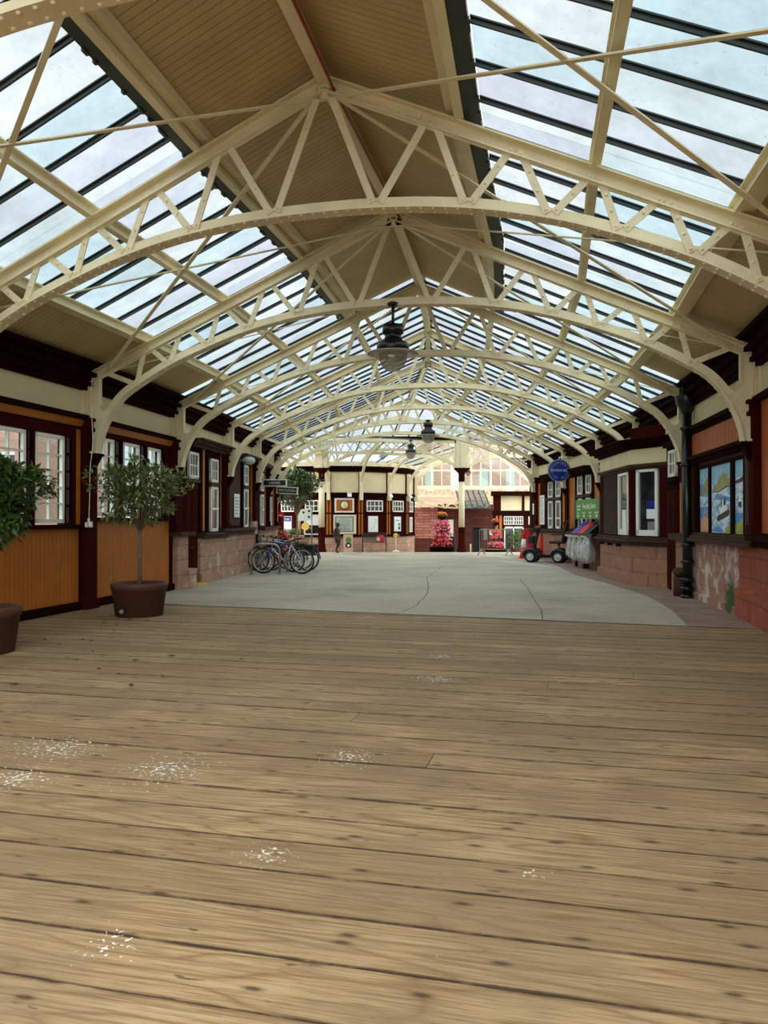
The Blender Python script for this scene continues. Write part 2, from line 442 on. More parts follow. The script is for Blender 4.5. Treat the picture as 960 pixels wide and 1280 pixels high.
# camera
cam = bpy.data.cameras.new('camera'); camo = bpy.data.objects.new('camera', cam); COL.objects.link(camo)
camo.location = (0,0,1.40); camo.rotation_euler = (PI/2+.00996, 0, 0)
cam.sensor_fit = 'VERTICAL'; cam.sensor_height = 36; cam.lens = 962/1280*36; cam.clip_end = 500; cam.clip_start = .05
bpy.context.scene.camera = camo

# light: bright overcast sky plus two lamps added for brightness, each a broad sun
sc = bpy.context.scene
w = bpy.data.worlds.new('sky'); sc.world = w; w.use_nodes = True
nt = w.node_tree; n = N(nt); bg = nt.nodes['Background']
tc = n.n('ShaderNodeTexCoord')
cl = n.noise(tc.outputs['Generated'], 1.6, 5, .55)
n.l(n.ramp(cl, [(.3,lin((226,236,244))),(.7,lin((252,253,252)))]), bg.inputs['Color']); bg.inputs['Strength'].default_value = SKY
def fill_sun(rx, rz, e, ang, col=(1,.97,.92)):
    l = bpy.data.lights.new('fill_sun', 'SUN'); l.energy = e; l.angle = ang; l.color = col
    o = bpy.data.objects.new('fill_sun', l); COL.objects.link(o); o.rotation_euler = (rx, 0, rz); o.location = (0,0,30)
for a in FILL_SUNS: fill_sun(*a)
vs = sc.view_settings; vs.view_transform = 'Standard'; vs.look = 'None'; vs.gamma = 1; vs.use_curve_mapping = False; vs.exposure = EXPO
cy = sc.cycles; cy.use_denoising = True; cy.max_bounces = 10; cy.transparent_max_bounces = 24; cy.diffuse_bounces = 5; cy.caustics_reflective = False; cy.caustics_refractive = False
cy.sample_clamp_indirect = 6

# ------------------------------------------------------------------ floor
DA = -.235; ca, sa = math.cos(DA), math.sin(DA)
def deck_local(x, y): return (x*ca+y*sa, -x*sa+y*ca)
spots = [deck_local(x,y)+(r,) for x, y, r in [(-.49,3.23,.25),(-.19,4.57,.38),(.58,7.92,.35),(.46,6.8,.45),(-1.23,4.33,.55),(-2.01,4.73,.6),(.6,3.05,.12),(-.9,2.55,.2),(-2.0,4.2,.5)]]
deck = deckmat(spots)
fl = struct('floor')
g = G(); bwid = .28; rr = random.Random(5)
for k in range(-14, 54):
    y0 = k*bwid+.10; y1 = y0+bwid-.007-rr.random()*.004
    xs = [-9, 9]
    if rr.random() < .55: xs.insert(1, rr.uniform(-6, 6))
    for a, b in zip(xs, xs[1:]):
        dz = -rr.random()*.004
        g.box(a+.002, b-.002, y0, y1, -.04, dz)
o = g.build('deck_boards', deck, fl, Matrix.Rotation(DA,4,'Z'), fix=False)
BL, BR_ = Vector((-3.73,12.8,0)), Vector((4.62,9.87,0))
bm = bmesh.new(); bm.from_mesh(o.data)
a = Vector(deck_local(*BL.xy)+(0,)); b = Vector(deck_local(*BR_.xy)+(0,)); d = (b-a).normalized(); nrm = Vector((-d.y,d.x,0))
bmesh.ops.bisect_plane(bm, geom=bm.verts[:]+bm.edges[:]+bm.faces[:], plane_co=a, plane_no=nrm, clear_outer=True)
bm.to_mesh(o.data); bm.free()
d = (BR_-BL).normalized(); e0 = BL-d*4; e1 = BR_+d*4; off = Vector((.012,.036,0))
g = G(); g.prism([(e0+off)[:2],(e1+off)[:2],(9,33.2),(-9,33.2)], -.04, 0, 'z'); 
g.hexa([(-16,33.2,-.04),(16,33.2,-.04),(16,70,-2.9),(-16,70,-2.9),(-16,33.2,0),(16,33.2,0),(16,70,-2.86),(-16,70,-2.86)])
g.build('concrete_floor', conc, fl)
g = G(); g.box(-12,12,-6,33.1,-.12,-.05); g.build('sub_floor', undermat, fl)
def ribbon(name, pts, wd, m, z=.002, jitter=0):
    vs = []; P = [Vector(p+(0,)) if len(p) == 2 else Vector(p) for p in pts]
    # resample
    Q = []
    for a, b in zip(P, P[1:]):
        k = max(2, int((b-a).length/.25))
        Q += [a.lerp(b, t/k) for t in range(k)]
    Q.append(P[-1])
    for i, p in enumerate(Q):
        a = Q[max(0,i-1)]; b = Q[min(len(Q)-1,i+1)]; t = (b-a).normalized(); nn = Vector((-t.y,t.x,0))
        j = Vector((R.uniform(-1,1),R.uniform(-1,1),0))*jitter; ww = wd*(R.uniform(.6,1.2) if jitter else 1)
        vs += [p+nn*ww/2+j+Vector((0,0,z)), p-nn*ww/2+j+Vector((0,0,z))]
    g = G(); g.add(vs, [(2*i,2*i+1,2*i+3,2*i+2) for i in range(len(Q)-1)])
    return g.build(name, m, fl, fix=False)
ribbon('floor_joint', [tuple((BL-(BR_-BL)*.12)[:2]), tuple((BR_+(BR_-BL)*.12)[:2])], .06, crackm, z=.003, jitter=.004)
ribbon('crack', [(0,11.2),(.3,11.7),(.52,12.55),(.75,14),(.9,15.78),(.98,17.2),(1.02,18.6),(1.5,21.5),(1.83,23.47)], .016, crackm, jitter=.02)
ribbon('crack', [(1.02,18.6),(.6,19.6),(.4,20.3)], .02, crackm, jitter=.02)
ribbon('crack', [(2.21,10.75),(2.45,12),(2.62,13.43),(2.95,15.9),(3.16,17.87)], .016, crackm, jitter=.006)
ribbon('floor_joint', [(2.6,13.6),(3.6,14.1),(4.8,14.4)], .03, paleline, jitter=.008)
ribbon('floor_joint', [(-3.52,15.78),(-1.84,15.42)], .07, paleline, jitter=.02)
ribbon('floor_joint', [(-1.84,15.42),(.9,15.3),(3.2,15.6)], .02, crackm, jitter=.004)
ribbon('floor_joint', [(-3.2,19.6),(.3,20.4),(5.2,20.7)], .035, paleline, jitter=.01)
ribbon('floor_joint', [(-1,25.5),(2,25.7),(5,26.2)], .06, paleline, jitter=.01)
ribbon('floor_joint', [(3.9,26.3),(4.4,24.8),(4.9,23.0)], .35, paleline, jitter=.02)
ribbon('floor_joint', [(3.6,31),(4.4,29.5),(4.6,27.8)], .25, paleline, jitter=.02)
ribbon('floor_joint', [(.4,26.5),(3,26.2)], .05, paleline, jitter=.02)
g = G(); g.prism([(4.0,10.13),(5.7,9.6),(6.2,14),(6.4,22),(6.3,29),(5.75,29),(5.5,27),(5.2,23),(4.84,19.4),(4.9,17),(4.85,14.3),(4.5,12.1)], 0.0005, .004, 'z')
g.build('edge_paving', kerbm, fl)
g = G()
for _ in range(30):
    c = Vector((R.uniform(-4.6,-1.4), R.uniform(6.5,11), .006)); a = R.uniform(0,6.3); L = R.uniform(.02,.06)
    u = Vector((math.cos(a),math.sin(a),0))*L; v = Vector((-math.sin(a),math.cos(a),0))*L*.4
    g.add([c-u, c+v+Vector((0,0,.012)), c+u, c-v+Vector((0,0,.008))], [(0,1,2,3)])
tag(g.build('fallen_leaves', deadleaf, fix=False), 'small brown dead leaves scattered on the deck boards', 'leaves', kind='stuff')

# ------------------------------------------------------------------ roof arches
NX = [1.10,1.928,2.663,3.278,3.893]
AX = [.549,1.467,2.258,2.898,3.542,4.109]; AZ = [4.602,4.513,4.34,4.126,3.861,3.548]
def catmull(P, k=5):
    out = []
    for i in range(len(P)-1):
        p0 = P[max(0,i-1)]; p1 = P[i]; p2 = P[i+1]; p3 = P[min(len(P)-1,i+2)]
        for j in range(k):
            t = j/k
            out.append(tuple(.5*((2*b)+(-a+c)*t+(2*a-5*b+4*c-d)*t*t+(-a+3*b-3*c+d)*t**3) for a,b,c,d in zip(p0,p1,p2,p3)))
    out.append(tuple(P[-1])); return out
half = [(AX[i],AZ[i]-.035) for i in range(6)]+[(4.385,3.31),(4.61,3.0),(4.745,2.69),(4.79,2.45)]
full = [(-x,z) for x,z in half[::-1]]+half
ARC = catmull(full, 5)
def sweep(g, pts, n0, n1, y0, y1, mi=0):     # rectangular section swept along an (x,z) line
    vs = []; K = len(pts)
    for i,(x,z) in enumerate(pts):
        a = pts[max(0,i-1)]; b = pts[min(K-1,i+1)]; dx, dz = b[0]-a[0], b[1]-a[1]; L = math.hypot(dx,dz); nx, nz = -dz/L, dx/L
        vs += [(x+nx*n0,y0,z+nz*n0),(x+nx*n0,y1,z+nz*n0),(x+nx*n1,y1,z+nz*n1),(x+nx*n1,y0,z+nz*n1)]
    fs = [(0,1,2,3),((K-1)*4+3,(K-1)*4+2,(K-1)*4+1,(K-1)*4)]
    for i in range(K-1):
        for k in range(4):
            l = (k+1)%4; fs.append((i*4+k, (i+1)*4+k, (i+1)*4+l, i*4+l))
    return g.add(vs, fs, mi)
def make_truss():
    t = thing('roof_arch', 'x', 'roof arch')
    g = G(); sweep(g, ARC, -.05, .055, -.012, .012); sweep(g, ARC, -.072, -.05, -.085, .085)
    acc = 0
    for i in range(len(ARC)-1):
        (x0,z0),(x1,z1) = ARC[i],ARC[i+1]; L = math.hypot(x1-x0,z1-z0); nx, nz = -(z1-z0)/L,(x1-x0)/L
        while acc < L:
            f = acc/L; x = x0+(x1-x0)*f; z = z0+(z1-z0)*f
            for y in (-.052,.052): g.dome((x-nx*.072,y,z-nz*.072), (-nx,0,-nz), .020)
            g.dome((x-nx*.028,-.012,z-nz*.028), (0,-1,0), .013, 5)
            acc += .125
        acc -= L
    g.build('arch_chord', cream, t)
    for s in (-1,1):
        g = G(); e = 4.84
        a = Vector((0,0,HR)); b = Vector((s*e,0,HR-SL*e))
        g.bar(a, b, .024, .15); dn = Vector((0,0,.075))
        g.bar(a+dn, b+dn, .18, .02)
        g.bar(a-dn+Vector((0,-.035,.01)), b-dn+Vector((0,-.035,.01)), .07, .016)
        g.bar(a+Vector((s*.12,-.018,-s*0-SL*.12)), Vector((s*1.0,-.018,HR-SL*1.0)), .014, .12)
        for k in range(9):
            x = .2+k*.095
            for q in (-.03,.03): g.dome((s*x,-.025,HR-SL*x+q), (0,-1,0), .014)
        g.build('rafter', cream, t)
        P = [(4.79,2.45),(4.89,2.45),(4.89,3.64),(4.72,3.66),(4.72,3.19),(4.695,3.13),(4.65,3.11),(4.60,3.13),(4.52,3.2),(4.43,3.3),(4.385,3.31),(4.61,3.0),(4.745,2.69)]
        g = G(); g.prism([(s*x,z) for x,z in P], -.011, .011)
        g.box(s*4.70,s*4.722,-.045,.045,3.2,3.66); g.box(s*4.875,s*4.9,-.06,.06,2.45,3.64); g.box(s*4.76,s*4.9,-.09,.09,2.44,2.47)
        for k in range(14):
            for y in (-1,1): g.dome((s*4.845,y*.011,2.52+k*.078), (0,y,0), .019, 6)
        for x, z in half[6:]+[(4.68,2.85),(4.50,3.16),(4.775,2.57)]: g.dome((s*(x+.05),-.011,z-.0), (0,-1,0), .016, 5)
        g.build('spandrel_plate', cream, t)
        # web bars
        def rp(x): return (x, HR-SL*x-.02)
        nodes = []
        for k in range(6):
            up = rp(0.0 if k == 0 else NX[k-1]); lo = (AX[k],AZ[k]); nxt = rp(NX[k]) if k < 5 else rp(4.66)
            o_ = .05
            nodes.append(((up[0]+(.045 if k == 0 else o_), up[1]-SL*o_), (lo[0]-o_, lo[1])))
            nodes.append(((lo[0]+o_, lo[1]-.01), (nxt[0]-o_, nxt[1]+SL*o_)))
        for (x0,z0),(x1,z1) in nodes:
            g = G(); p = Vector((s*x0,-.022,z0)); q = Vector((s*x1,-.022,z1))
            dd = (q-p).normalized()
            g.bar(p-dd*.03, q+dd*.03, .016, .074, up=Vector((0,1,0)).cross(dd))
            L = (q-p).length
            for f in ((0,.33,.67,1) if L > .45 else (0,.5,1)):
                c = p.lerp(q,f); g.dome((c.x,-.030,c.z), (0,-1,0), .019)
            g.build('strut', cream, t)
    g = G(); g.prism([(-.16,HR-.14),(.16,HR-.14),(.11,HR+.02),(-.11,HR+.02)], -.03, .03)
    for x, z in ((-.09,-.1),(.09,-.1),(-.05,-.02),(.05,-.02),(0,-.07)): g.dome((x,-.03,HR+z),(0,-1,0),.018)
    g.build('apex_gusset', cream, t)
    return t
proto = make_truss()
TR = {}
for i in range(0, 8):
    t = proto if i == 0 else copy_tree(proto)
    x, y, th = POSE[i]; t.matrix_world = TM(x,y,0,th)
    t['label'] = {0:'cream riveted roof arch straight overhead, cut by the top corner', 1:'cream riveted roof arch, largest and nearest of those seen whole',
        2:'cream riveted roof arch carrying the large black pendant lamp', 3:'cream riveted roof arch landing at the black drainpipe', 4:'cream riveted roof arch landing on the ticket kiosk roof',
        5:'cream riveted roof arch landing behind the ticket kiosk cornice', 6:'cream riveted roof arch landing behind the blue oval sign', 7:'cream riveted roof arch farthest along, before the round columns'}[i]
    t['group'] = 'riveted roof arches'; TR[i] = t

# ------------------------------------------------------------------ roof planes
wn = [0]
def wname():
    wn[0] += 1; return 'window_%d' % wn[0]
SIDE = {-1:'left', 1:'right'}
def lerp3(a, b, t): return a+(b-a)*t
def lerp3(a, b, t): return a+(b-a)*t
def slabquad(g, A0, A1, B1, B0, th, mi=0):
    u = Vector((0,0,th)); g.hexa([A0,A1,B1,B0,A0+u,A1+u,B1+u,B0+u], mi)
for i in range(-1, 7):
    lined = i < 3
    for s in (-1,1):
        # purlins
        rows = [('p1',1.385,'upper'),('p2',2.663,'middle'),('p3',3.893,'lower')]
        for _, l, nm in rows:
            g = G(); a = roofpt(i,s*l,.15); b = roofpt(i+1,s*l,.15)
            g.bar(a, b, .02, .13); g.bar(a+Vector((0,0,-.06)), b+Vector((0,0,-.06)), .09, .016); g.bar(a+Vector((0,0,.06)), b+Vector((0,0,.06)), .11, .016)
            if lined and nm == 'upper':
                g.bar(roofpt(i,s*1.30,.19), roofpt(i+1,s*1.30,.19), .10, .10)
            if nm == 'lower': g.bar(roofpt(i,s*3.97,.17), roofpt(i+1,s*3.97,.17), .12, .10)
            o = g.build('purlin', cream)
            if i >= 0:
                tag(o, 'cream %s purlin on the %s slope between the %s and %s arches' % (nm, SIDE[s], ORD[i], ORD[i+1]), 'roof beam', 'roof purlins')
            else: tag(o, 'cream %s purlin on the %s slope, overhead before the foremost arch' % (nm, SIDE[s]), 'roof beam', 'roof purlins')
        # glazing
        l0, l1 = (1.60,3.93) if lined else (.06,4.80)
        wd = struct(wname())
        NB = 6; g = G()
        cuts = [0]+[(k+.5)/NB for k in range(NB)]+[1]
        for la, lb in ((l0,2.66),(2.667,l1)):
            for c0, c1 in zip(cuts,cuts[1:]):
                slabquad(g, lerp3(roofpt(i,s*la,.262),roofpt(i+1,s*la,.262),c0+.0008), lerp3(roofpt(i,s*lb,.262),roofpt(i+1,s*lb,.262),c0+.0008),
                         lerp3(roofpt(i,s*lb,.262),roofpt(i+1,s*lb,.262),c1-.0008), lerp3(roofpt(i,s*la,.262),roofpt(i+1,s*la,.262),c1-.0008), .008)
        g.build('pane', rglass, wd)
        for k in range(NB):
            t = (k+.5)/NB
            g = G(); a = lerp3(roofpt(i,s*l0,.235), roofpt(i+1,s*l0,.235), t); b = lerp3(roofpt(i,s*l1,.235), roofpt(i+1,s*l1,.235), t)
            ax = (b-a).normalized(); side = ax.cross(Vector((0,0,1))).normalized()
            g.bar(a, b, .022, .05); g.bar(a+Vector((0,0,.018)), b+Vector((0,0,.018)), .065, .012)
            g.build('glazing_bar', bardark, wd)
        if lined:
            g = G(); g.bar(roofpt(i,s*1.51,.21), roofpt(i+1,s*1.51,.21), .15, .10)
            for k in range(11):
                t = (k+R.random())/11; c = lerp3(roofpt(i,s*1.58,.19), roofpt(i+1,s*1.58,.19), t); w_ = R.uniform(.03,.16)
                g.bar(c, c+(roofpt(i+1,s*1.58)-roofpt(i,s*1.58)).normalized()*w_, .035, .03)
            g.build('glazing_edge', bardark, wd)
            ce = struct('ceiling')
            for nm, m0, m1 in (('ridge_boarding',.0,1.46),('eaves_boarding',3.96,5.2)):
                g = G(); NBd = 36
                for k in range(NBd):
                    t0 = (k+.05)/NBd; t1 = (k+.95)/NBd
                    slabquad(g, lerp3(roofpt(i,s*m0,.24),roofpt(i+1,s*m0,.24),t0), lerp3(roofpt(i,s*m1,.24),roofpt(i+1,s*m1,.24),t0),
                             lerp3(roofpt(i,s*m1,.24),roofpt(i+1,s*m1,.24),t1), lerp3(roofpt(i,s*m0,.24),roofpt(i+1,s*m0,.24),t1), .02)
                slabquad(g, roofpt(i,s*m0,.256), roofpt(i,s*m1,.256), roofpt(i+1,s*m1,.256), roofpt(i+1,s*m0,.256), .02)
                g.build(nm, cream_shaded, ce)
    # ridge beam
    g = G(); a = roofpt(i,0,.10); b = roofpt(i+1,0,.10); g.bar(a+Vector((0,0,.16)), b+Vector((0,0,.16)), .22, .03); g.bar(a, b, .03, .2); g.bar(a+Vector((0,0,-.09)), b+Vector((0,0,-.09)), .12, .018)
    tag(g.build('ridge_beam', cream), ('cream ridge beam between the %s and %s arches' % (ORD[i],ORD[i+1])) if i >= 0 else 'cream ridge beam straight above the camera', 'roof beam', 'ridge beams')
    # diagonal rods
    if i in (0,1,2,3):
        for s in (-1,1):
            for q in (0,1):
                a = roofpt(i+q, s*.12, -.07); b = roofpt(i+1-q, s*4.62, -.02)
                g = G(); g.bar(a, b, .052, .014)
                tag(g.build('bracing_rod', cream), 'cream bracing rod on the %s slope, peaking at the %s end of the %s bay' % (SIDE[s], ('near','far')[q], ORD[i]), 'bracing rod', 'roof bracing rods')
# red conduit along the ridge
g = G(); g.tube([roofpt(-1,.11,-.02)]+[roofpt(k,.11,-.02) for k in (0,1,2)], .016, 8)
tag(g.build('conduit', redbike), 'thin red conduit running along the ridge beam', 'conduit')
g = G()
for i in range(0,7):
    pass
# hip glazing at the far end of the hall, down to the beam between the round columns
wd = struct(wname())
hz = 4.98
e7 = [roofpt(7,l,.26) for l in (-4.8,-2.66,-1.3,0,1.3,2.66,4.8)]
ebm = [Vector((x,33.25,hz)) for x in (-3.3,-2.2,-1.0,.35,1.7,3.0,4.6)]
g = G()
for k in range(6): slabquad(g, e7[k], e7[k+1], ebm[k+1], ebm[k], .008)
g.build('pane', rglass, wd)
for k in range(6):
    for t in (0,.5):
        a = lerp3(e7[k],e7[k+1],t); b = lerp3(ebm[k],ebm[k+1],t); dz = Vector((0,0,-.03))
        G().bar(a+dz, b+dz, .05, .05).build('glazing_bar', bardark, wd)
g = G()
for f in (.45,):
    P = [lerp3(a,b,f)+Vector((0,0,-.1)) for a,b in zip(e7,ebm)]
    for a, b in zip(P,P[1:]): g.bar(a, b, .12, .14)
g.build('transom', cream, wd)
# ------------------------------------------------------------------ side walls, bay by bay (u along the wall, n into the hall)
class Wall:
    def __init__(s, side, i, l=WL):
        a = lat(i, side*l); b = lat(i+1, side*l); s.L = (b-a).length; s.ang = math.atan2(b.y-a.y, b.x-a.x)
        s.M = TM(a.x, a.y, 0, s.ang); s.sg = 1 if side > 0 else -1; s.side = side
        s.st = struct('wall_'+SIDE[side], s.M)
    def box(s, g, u0, u1, n0, n1, z0, z1, mi=0): return g.box(u0,u1,s.sg*n0,s.sg*n1,z0,z1,mi)
    def part(s, name, m, boxes, bevel=0):
        g = G()
        for b in boxes: s.box(g, *b)
        return g.build(name, m, s.st, bevel=bevel)
    def P(s, u, n, z): return s.M @ Vector((u, s.sg*n, z))
    def face(s, u, n, z):        # matrix of a flat thing on the wall: x to the reader's right, y up, z out
        d = Vector((1,0,0)) if s.sg < 0 else Vector((-1,0,0))
        R_ = s.M.to_3x3(); x = R_ @ d; zz = R_ @ Vector((0,s.sg,0)); y = Vector((0,0,1))
        M = Matrix((x,y,zz)).transposed().to_4x4(); M.translation = s.P(u,n,z); return M
    def window(s, u0, u1, z0, z1, n=.0, cols=2, rows=3, pane=None, fw=.055, fm=None, mw=.026, sash=None):
        st = struct(wname(), s.M); g = G(); d0, d1 = n-.01, n+.045
        s.box(g,u0,u0+fw,d0,d1,z0,z1); s.box(g,u1-fw,u1,d0,d1,z0,z1); s.box(g,u0,u1,d0,d1,z0,z0+fw*1.2); s.box(g,u0,u1,d0,d1,z1-fw,z1)
        for k in range(1,cols):
            u = u0+fw+(u1-u0-2*fw)*k/cols; s.box(g,u-mw/2,u+mw/2,d0,d1-.012,z0,z1)
        for k in range(1,rows):
            z = z0+fw+(z1-z0-2*fw)*k/rows; s.box(g,u0,u1,d0,d1-.012,z-mw/2,z+mw/2)
        if sash: s.box(g,u0,u1,d0,d1+.01,sash-.025,sash+.025)
        g.build('window_frame', fm or white, st)
        g = G(); s.box(g,u0+.01,u1-.01,n+.004,n+.012,z0+.01,z1-.01); g.build('pane', pane or dglass, st); return st
    def cornice(s, u0=None, u1=None, cz=3.02):
        u0 = 0 if u0 is None else u0; u1 = s.L if u1 is None else u1
        s.part('cream_band', cream_wall, [(u0,u1,-.25,.012,cz,3.45)])
        s.part('cornice', darkbrown, [(u0,u1,-.25,.07,3.42,3.50),(u0,u1,-.25,.13,3.50,3.56),(u0,u1,-.25,.10,3.56,3.64),(u0,u1,-.25,.20,3.64,3.70),(u0,u1,-.25,.16,3.70,3.78),(u0,u1,-.25,.28,3.78,3.86)])
def slats(wl, name, m, u0, u1, z0, z1, n, w=.085, gap=.008):
    g = G(); k = max(1, round((u1-u0)/w)); st = (u1-u0)/k
    for j in range(k):
        a = u0+j*st
        wl.box(g, a+gap/2, a+st-gap/2, n-.02, n+(.022 if m is orange2 else .012), z0, z1)
    b_ = G(); wl.box(b_, u0, u1, n-.03, n-.004 if m is orange2 else n, z0, z1); b_.build(name+'_backing', brown if m is orange2 else m, wl.st)
    return g.build(name, m, wl.st, bevel=.004)

WALLS = {}
# plain bays beside and behind the camera
for i in (-1,0):
    for s in (-1,1):
        wl = WALLS[s,i] = Wall(s,i)
        wl.part('board_wall', brown, [(0,wl.L,-.25,0,1.15,3.05)])
        slats(wl, 'dado_boards', orange, .1, wl.L-.1, .14, 1.25, .01)
        wl.part('plinth', darkbrown, [(0,wl.L,-.25,.05,0,.14)]); wl.part('sill', darkbrown, [(0,wl.L,-.25,.10,1.25,1.32)])
        wl.part('lower_wall', brown, [(0,wl.L,-.25,0,.0,1.25)])
        wl.cornice()

# left, glazed waiting-room bays: light comes from outside through both
def glazed_bay(i, dz0, wins, zs, zt, posts, sides, u_dado):
    wl = WALLS[-1,i] = Wall(-1,i)
    wl.part('lower_wall', brown, [(0,wl.L,-.2,-.02,0,dz0)])
    slats(wl, 'dado_boards', orange, u_dado[0], u_dado[1], .12, dz0-.02, .0, .092)
    wl.part('plinth', darkbrown, [(0,wl.L,-.2,.055,-.0,.13)])
    wl.part('sill', darkbrown, [(0.1,wl.L-.12,-.2,.09,dz0-.03,dz0+.035)], .006)
    wl.part('head_rail', brown, [(0,wl.L,-.2,.0,zt,3.04)])
    g = G()      # sloping orange moulding under the cream band
    sg = wl.sg; P = [(0,2.85),(.03,2.85),(.08,2.95),(0,2.95)]
    g.prism([(sg*a,b) for a,b in P], .1, wl.L-.1, 'x'); g.build('orange_moulding', orange, wl.st)
    wl.part('drip_mould', darkbrown, [(.1,wl.L-.1,-.05,.13,2.95,3.03)])
    wl.part('mullion', brown, [(a,b,-.14,.0,dz0,zt+.02) for a,b in posts])
    for a, b in sides:
        wl.window(a, b, dz0+.04, zt-.0, -.06, 1, 5, greypane, .018, darkbrown, .03)
    for a, b in wins: wl.window(a, b, zs, zt-.02, -.05, 2, 5, cglass, .05)
    wl.cornice(); return wl
w1 = glazed_bay(1, 1.29, [(.32,.99),(1.20,1.87),(2.07,2.74)], 1.35, 2.68, [(0,.10),(.19,.30),(1.01,1.04),(1.14,1.18),(1.89,1.91),(2.02,2.06),(2.76,2.78),(2.94,3.02),(3.1,3.27)],
                [(.10,.19),(1.04,1.14),(1.91,2.02),(2.78,2.94)], (.15,3.08))
w1.part('orange_strip', orange, [(3.02,3.10,-.1,.02,1.33,2.80)])
w2 = glazed_bay(2, 1.40, [(.31,.92),(1.23,1.84),(2.16,2.72)], 1.46, 2.77, [(0,.22),(.94,.97),(1.17,1.21),(1.86,1.89),(2.10,2.14),(2.74,2.76),(2.88,3.24)],
                [(.22,.29),(.97,1.17),(1.89,2.10),(2.76,2.88)], (.18,3.06))

# left, stone-footed station rooms
w3 = WALLS[-1,3] = Wall(-1,3)
w3.part('board_wall', brown, [(0,w3.L,-.25,0,0,3.1)])
w3.part('stone_base', stone, [(1.47,w3.L,-.25,.07,0,.99),(1.47,w3.L,-.25,.11,0,.2)], .006)
w3.part('ledge', ledgebrown, [(1.5,2.8,-.1,.20,1.05,1.11),(1.5,2.8,-.1,.15,.98,1.05),(2.8,w3.L,-.1,.20,1.11,1.19),(2.8,w3.L,-.1,.15,.98,1.11)], .008)
w3.part('stone_pier', stone, [(0.02,.58,-.25,.12,0,1.07),(.22,.62,0,.30,0,.40)], .012)
w3.part('pier_cap', ledgebrown, [(-.12,.72,-.1,.24,1.07,1.15)], .008)
w3.part('orange_strip', orange, [(1.74,1.86,0,.025,1.15,3.0),(2.96,3.04,0,.025,1.2,2.95)])
w3.part('brown_strip', darkbrown, [(1.5,1.62,0,.05,1.12,3.05),(1.95,2.05,0,.06,1.12,3.05),(2.80,2.90,0,.05,1.2,3.05),(1.62,1.74,0,.015,1.12,3.05)])
w3.part('lintel', ledgebrown, [(.9,w3.L,-.05,.22,3.03,3.10),(.9,w3.L,-.05,.14,2.96,3.03),(1.0,w3.L,-.05,.30,3.10,3.14)])
w3.window(.80,1.38,2.28,2.84,.02,3,2); w3.window(2.20,2.72,2.26,2.80,.02,3,2); w3.window(2.20,2.72,1.13,2.16,.02,1,1,None,.06,None,.026,1.65)
w3.part('transom', ledgebrown, [(2.12,2.80,0,.09,2.17,2.25),(.7,1.46,0,.07,2.2,2.27)])
dr = struct('door_1', w3.M)
g = G(); w3.box(g,.62,1.45,-.02,.012,.03,2.2); 
for a, b, c, d in ((.70,1.0,.15,.85),(1.07,1.37,.15,.85),(.70,1.0,1.0,2.05),(1.07,1.37,1.0,2.05)): w3.box(g,a,b,.01,.026,c,d)
g.build('door_leaf', brown, dr, bevel=.006)
g = G(); w3.box(g,.95,1.12,.02,.035,.78,.82); g.build('letter_plate', ledgebrown, dr)
g = G(); w3.box(g,.60,1.47,0,.24,0,.035); g.build('doorstep', yellow, dr)
w3.cornice()
w4 = WALLS[-1,4] = Wall(-1,4)
w4.part('board_wall', brown, [(0,w4.L,-.25,0,0,3.1)])
w4.part('stone_base', stone, [(0,w4.L,-.25,.07,0,1.05),(0,w4.L,-.25,.11,0,.2)], .006)
w4.part('ledge', ledgebrown, [(0,w4.L-.3,-.1,.20,1.11,1.19),(0,w4.L-.3,-.1,.15,1.03,1.11)], .008)
w4.part('stone_step', stone, [(w4.L-.35,w4.L,0,.16,1.0,1.35)], .01)
w4.part('faded_panel', ledgebrown, [(.45,1.62,0,.015,1.25,2.95)])
w4.part('orange_strip', orange, [(2.52,2.62,0,.03,1.25,3.0),(2.80,2.92,0,.03,1.25,3.0)])
w4.part('brown_strip', darkbrown, [(1.66,1.80,0,.06,1.2,3.05),(2.38,2.50,0,.06,1.2,3.05)])
w4.part('lintel', ledgebrown, [(1.3,w4.L,-.05,.20,3.0,3.07),(1.3,w4.L,-.05,.28,3.07,3.12)])
w4.window(1.86,2.34,2.32,2.86,.02,2,2); w4.window(1.86,2.34,1.2,2.22,.02,1,1,None,.06,None,.026,1.7)
w4.part('transom', ledgebrown, [(1.78,2.42,0,.09,2.23,2.31)])
w4.cornice()
w5 = WALLS[-1,5] = Wall(-1,5)
w5.part('board_wall', brown, [(0,w5.L,-.25,0,0,3.1)])
w5.part('stone_base', stone, [(1.1,w5.L,-.25,.09,0,1.1)], .006); w5.part('ledge', ledgebrown, [(1.1,w5.L,-.1,.22,1.08,1.18)], .008)
w5.part('orange_strip', orange, [(.32,.42,0,.03,0.2,3.0),(2.3,2.4,0,.03,1.2,3.0)])
w5.window(1.35,1.85,2.26,2.8,.02,2,2); w5.window(1.35,1.85,1.22,2.16,.02,1,1,None,.06,None,.026,1.7)
w5.part('lintel', ledgebrown, [(.2,w5.L,-.05,.24,3.0,3.1)])
dr = struct('door_2', w5.M); g = G(); w5.box(g,.5,1.0,0,.025,.03,2.2)
for a,b,c,d in ((.56,.94,.2,.9),(.56,.94,1.05,2.05)): w5.box(g,a,b,.02,.035,c,d)
g.build('door_leaf', darkbrown, dr, bevel=.005); w5.cornice()
w6 = WALLS[-1,6] = Wall(-1,6)
w6.part('board_wall', brown, [(0,w6.L+.4,-.25,0,0,3.1)])
w6.part('stone_base', stone, [(0,w6.L+.4,-.25,.09,0,1.1)], .006); w6.part('ledge', ledgebrown, [(0,w6.L+.4,-.1,.22,1.08,1.18)], .008)
w6.part('orange_strip', orange, [(.3,.4,0,.03,1.2,3.0),(2.4,2.5,0,.03,1.2,3.0)])
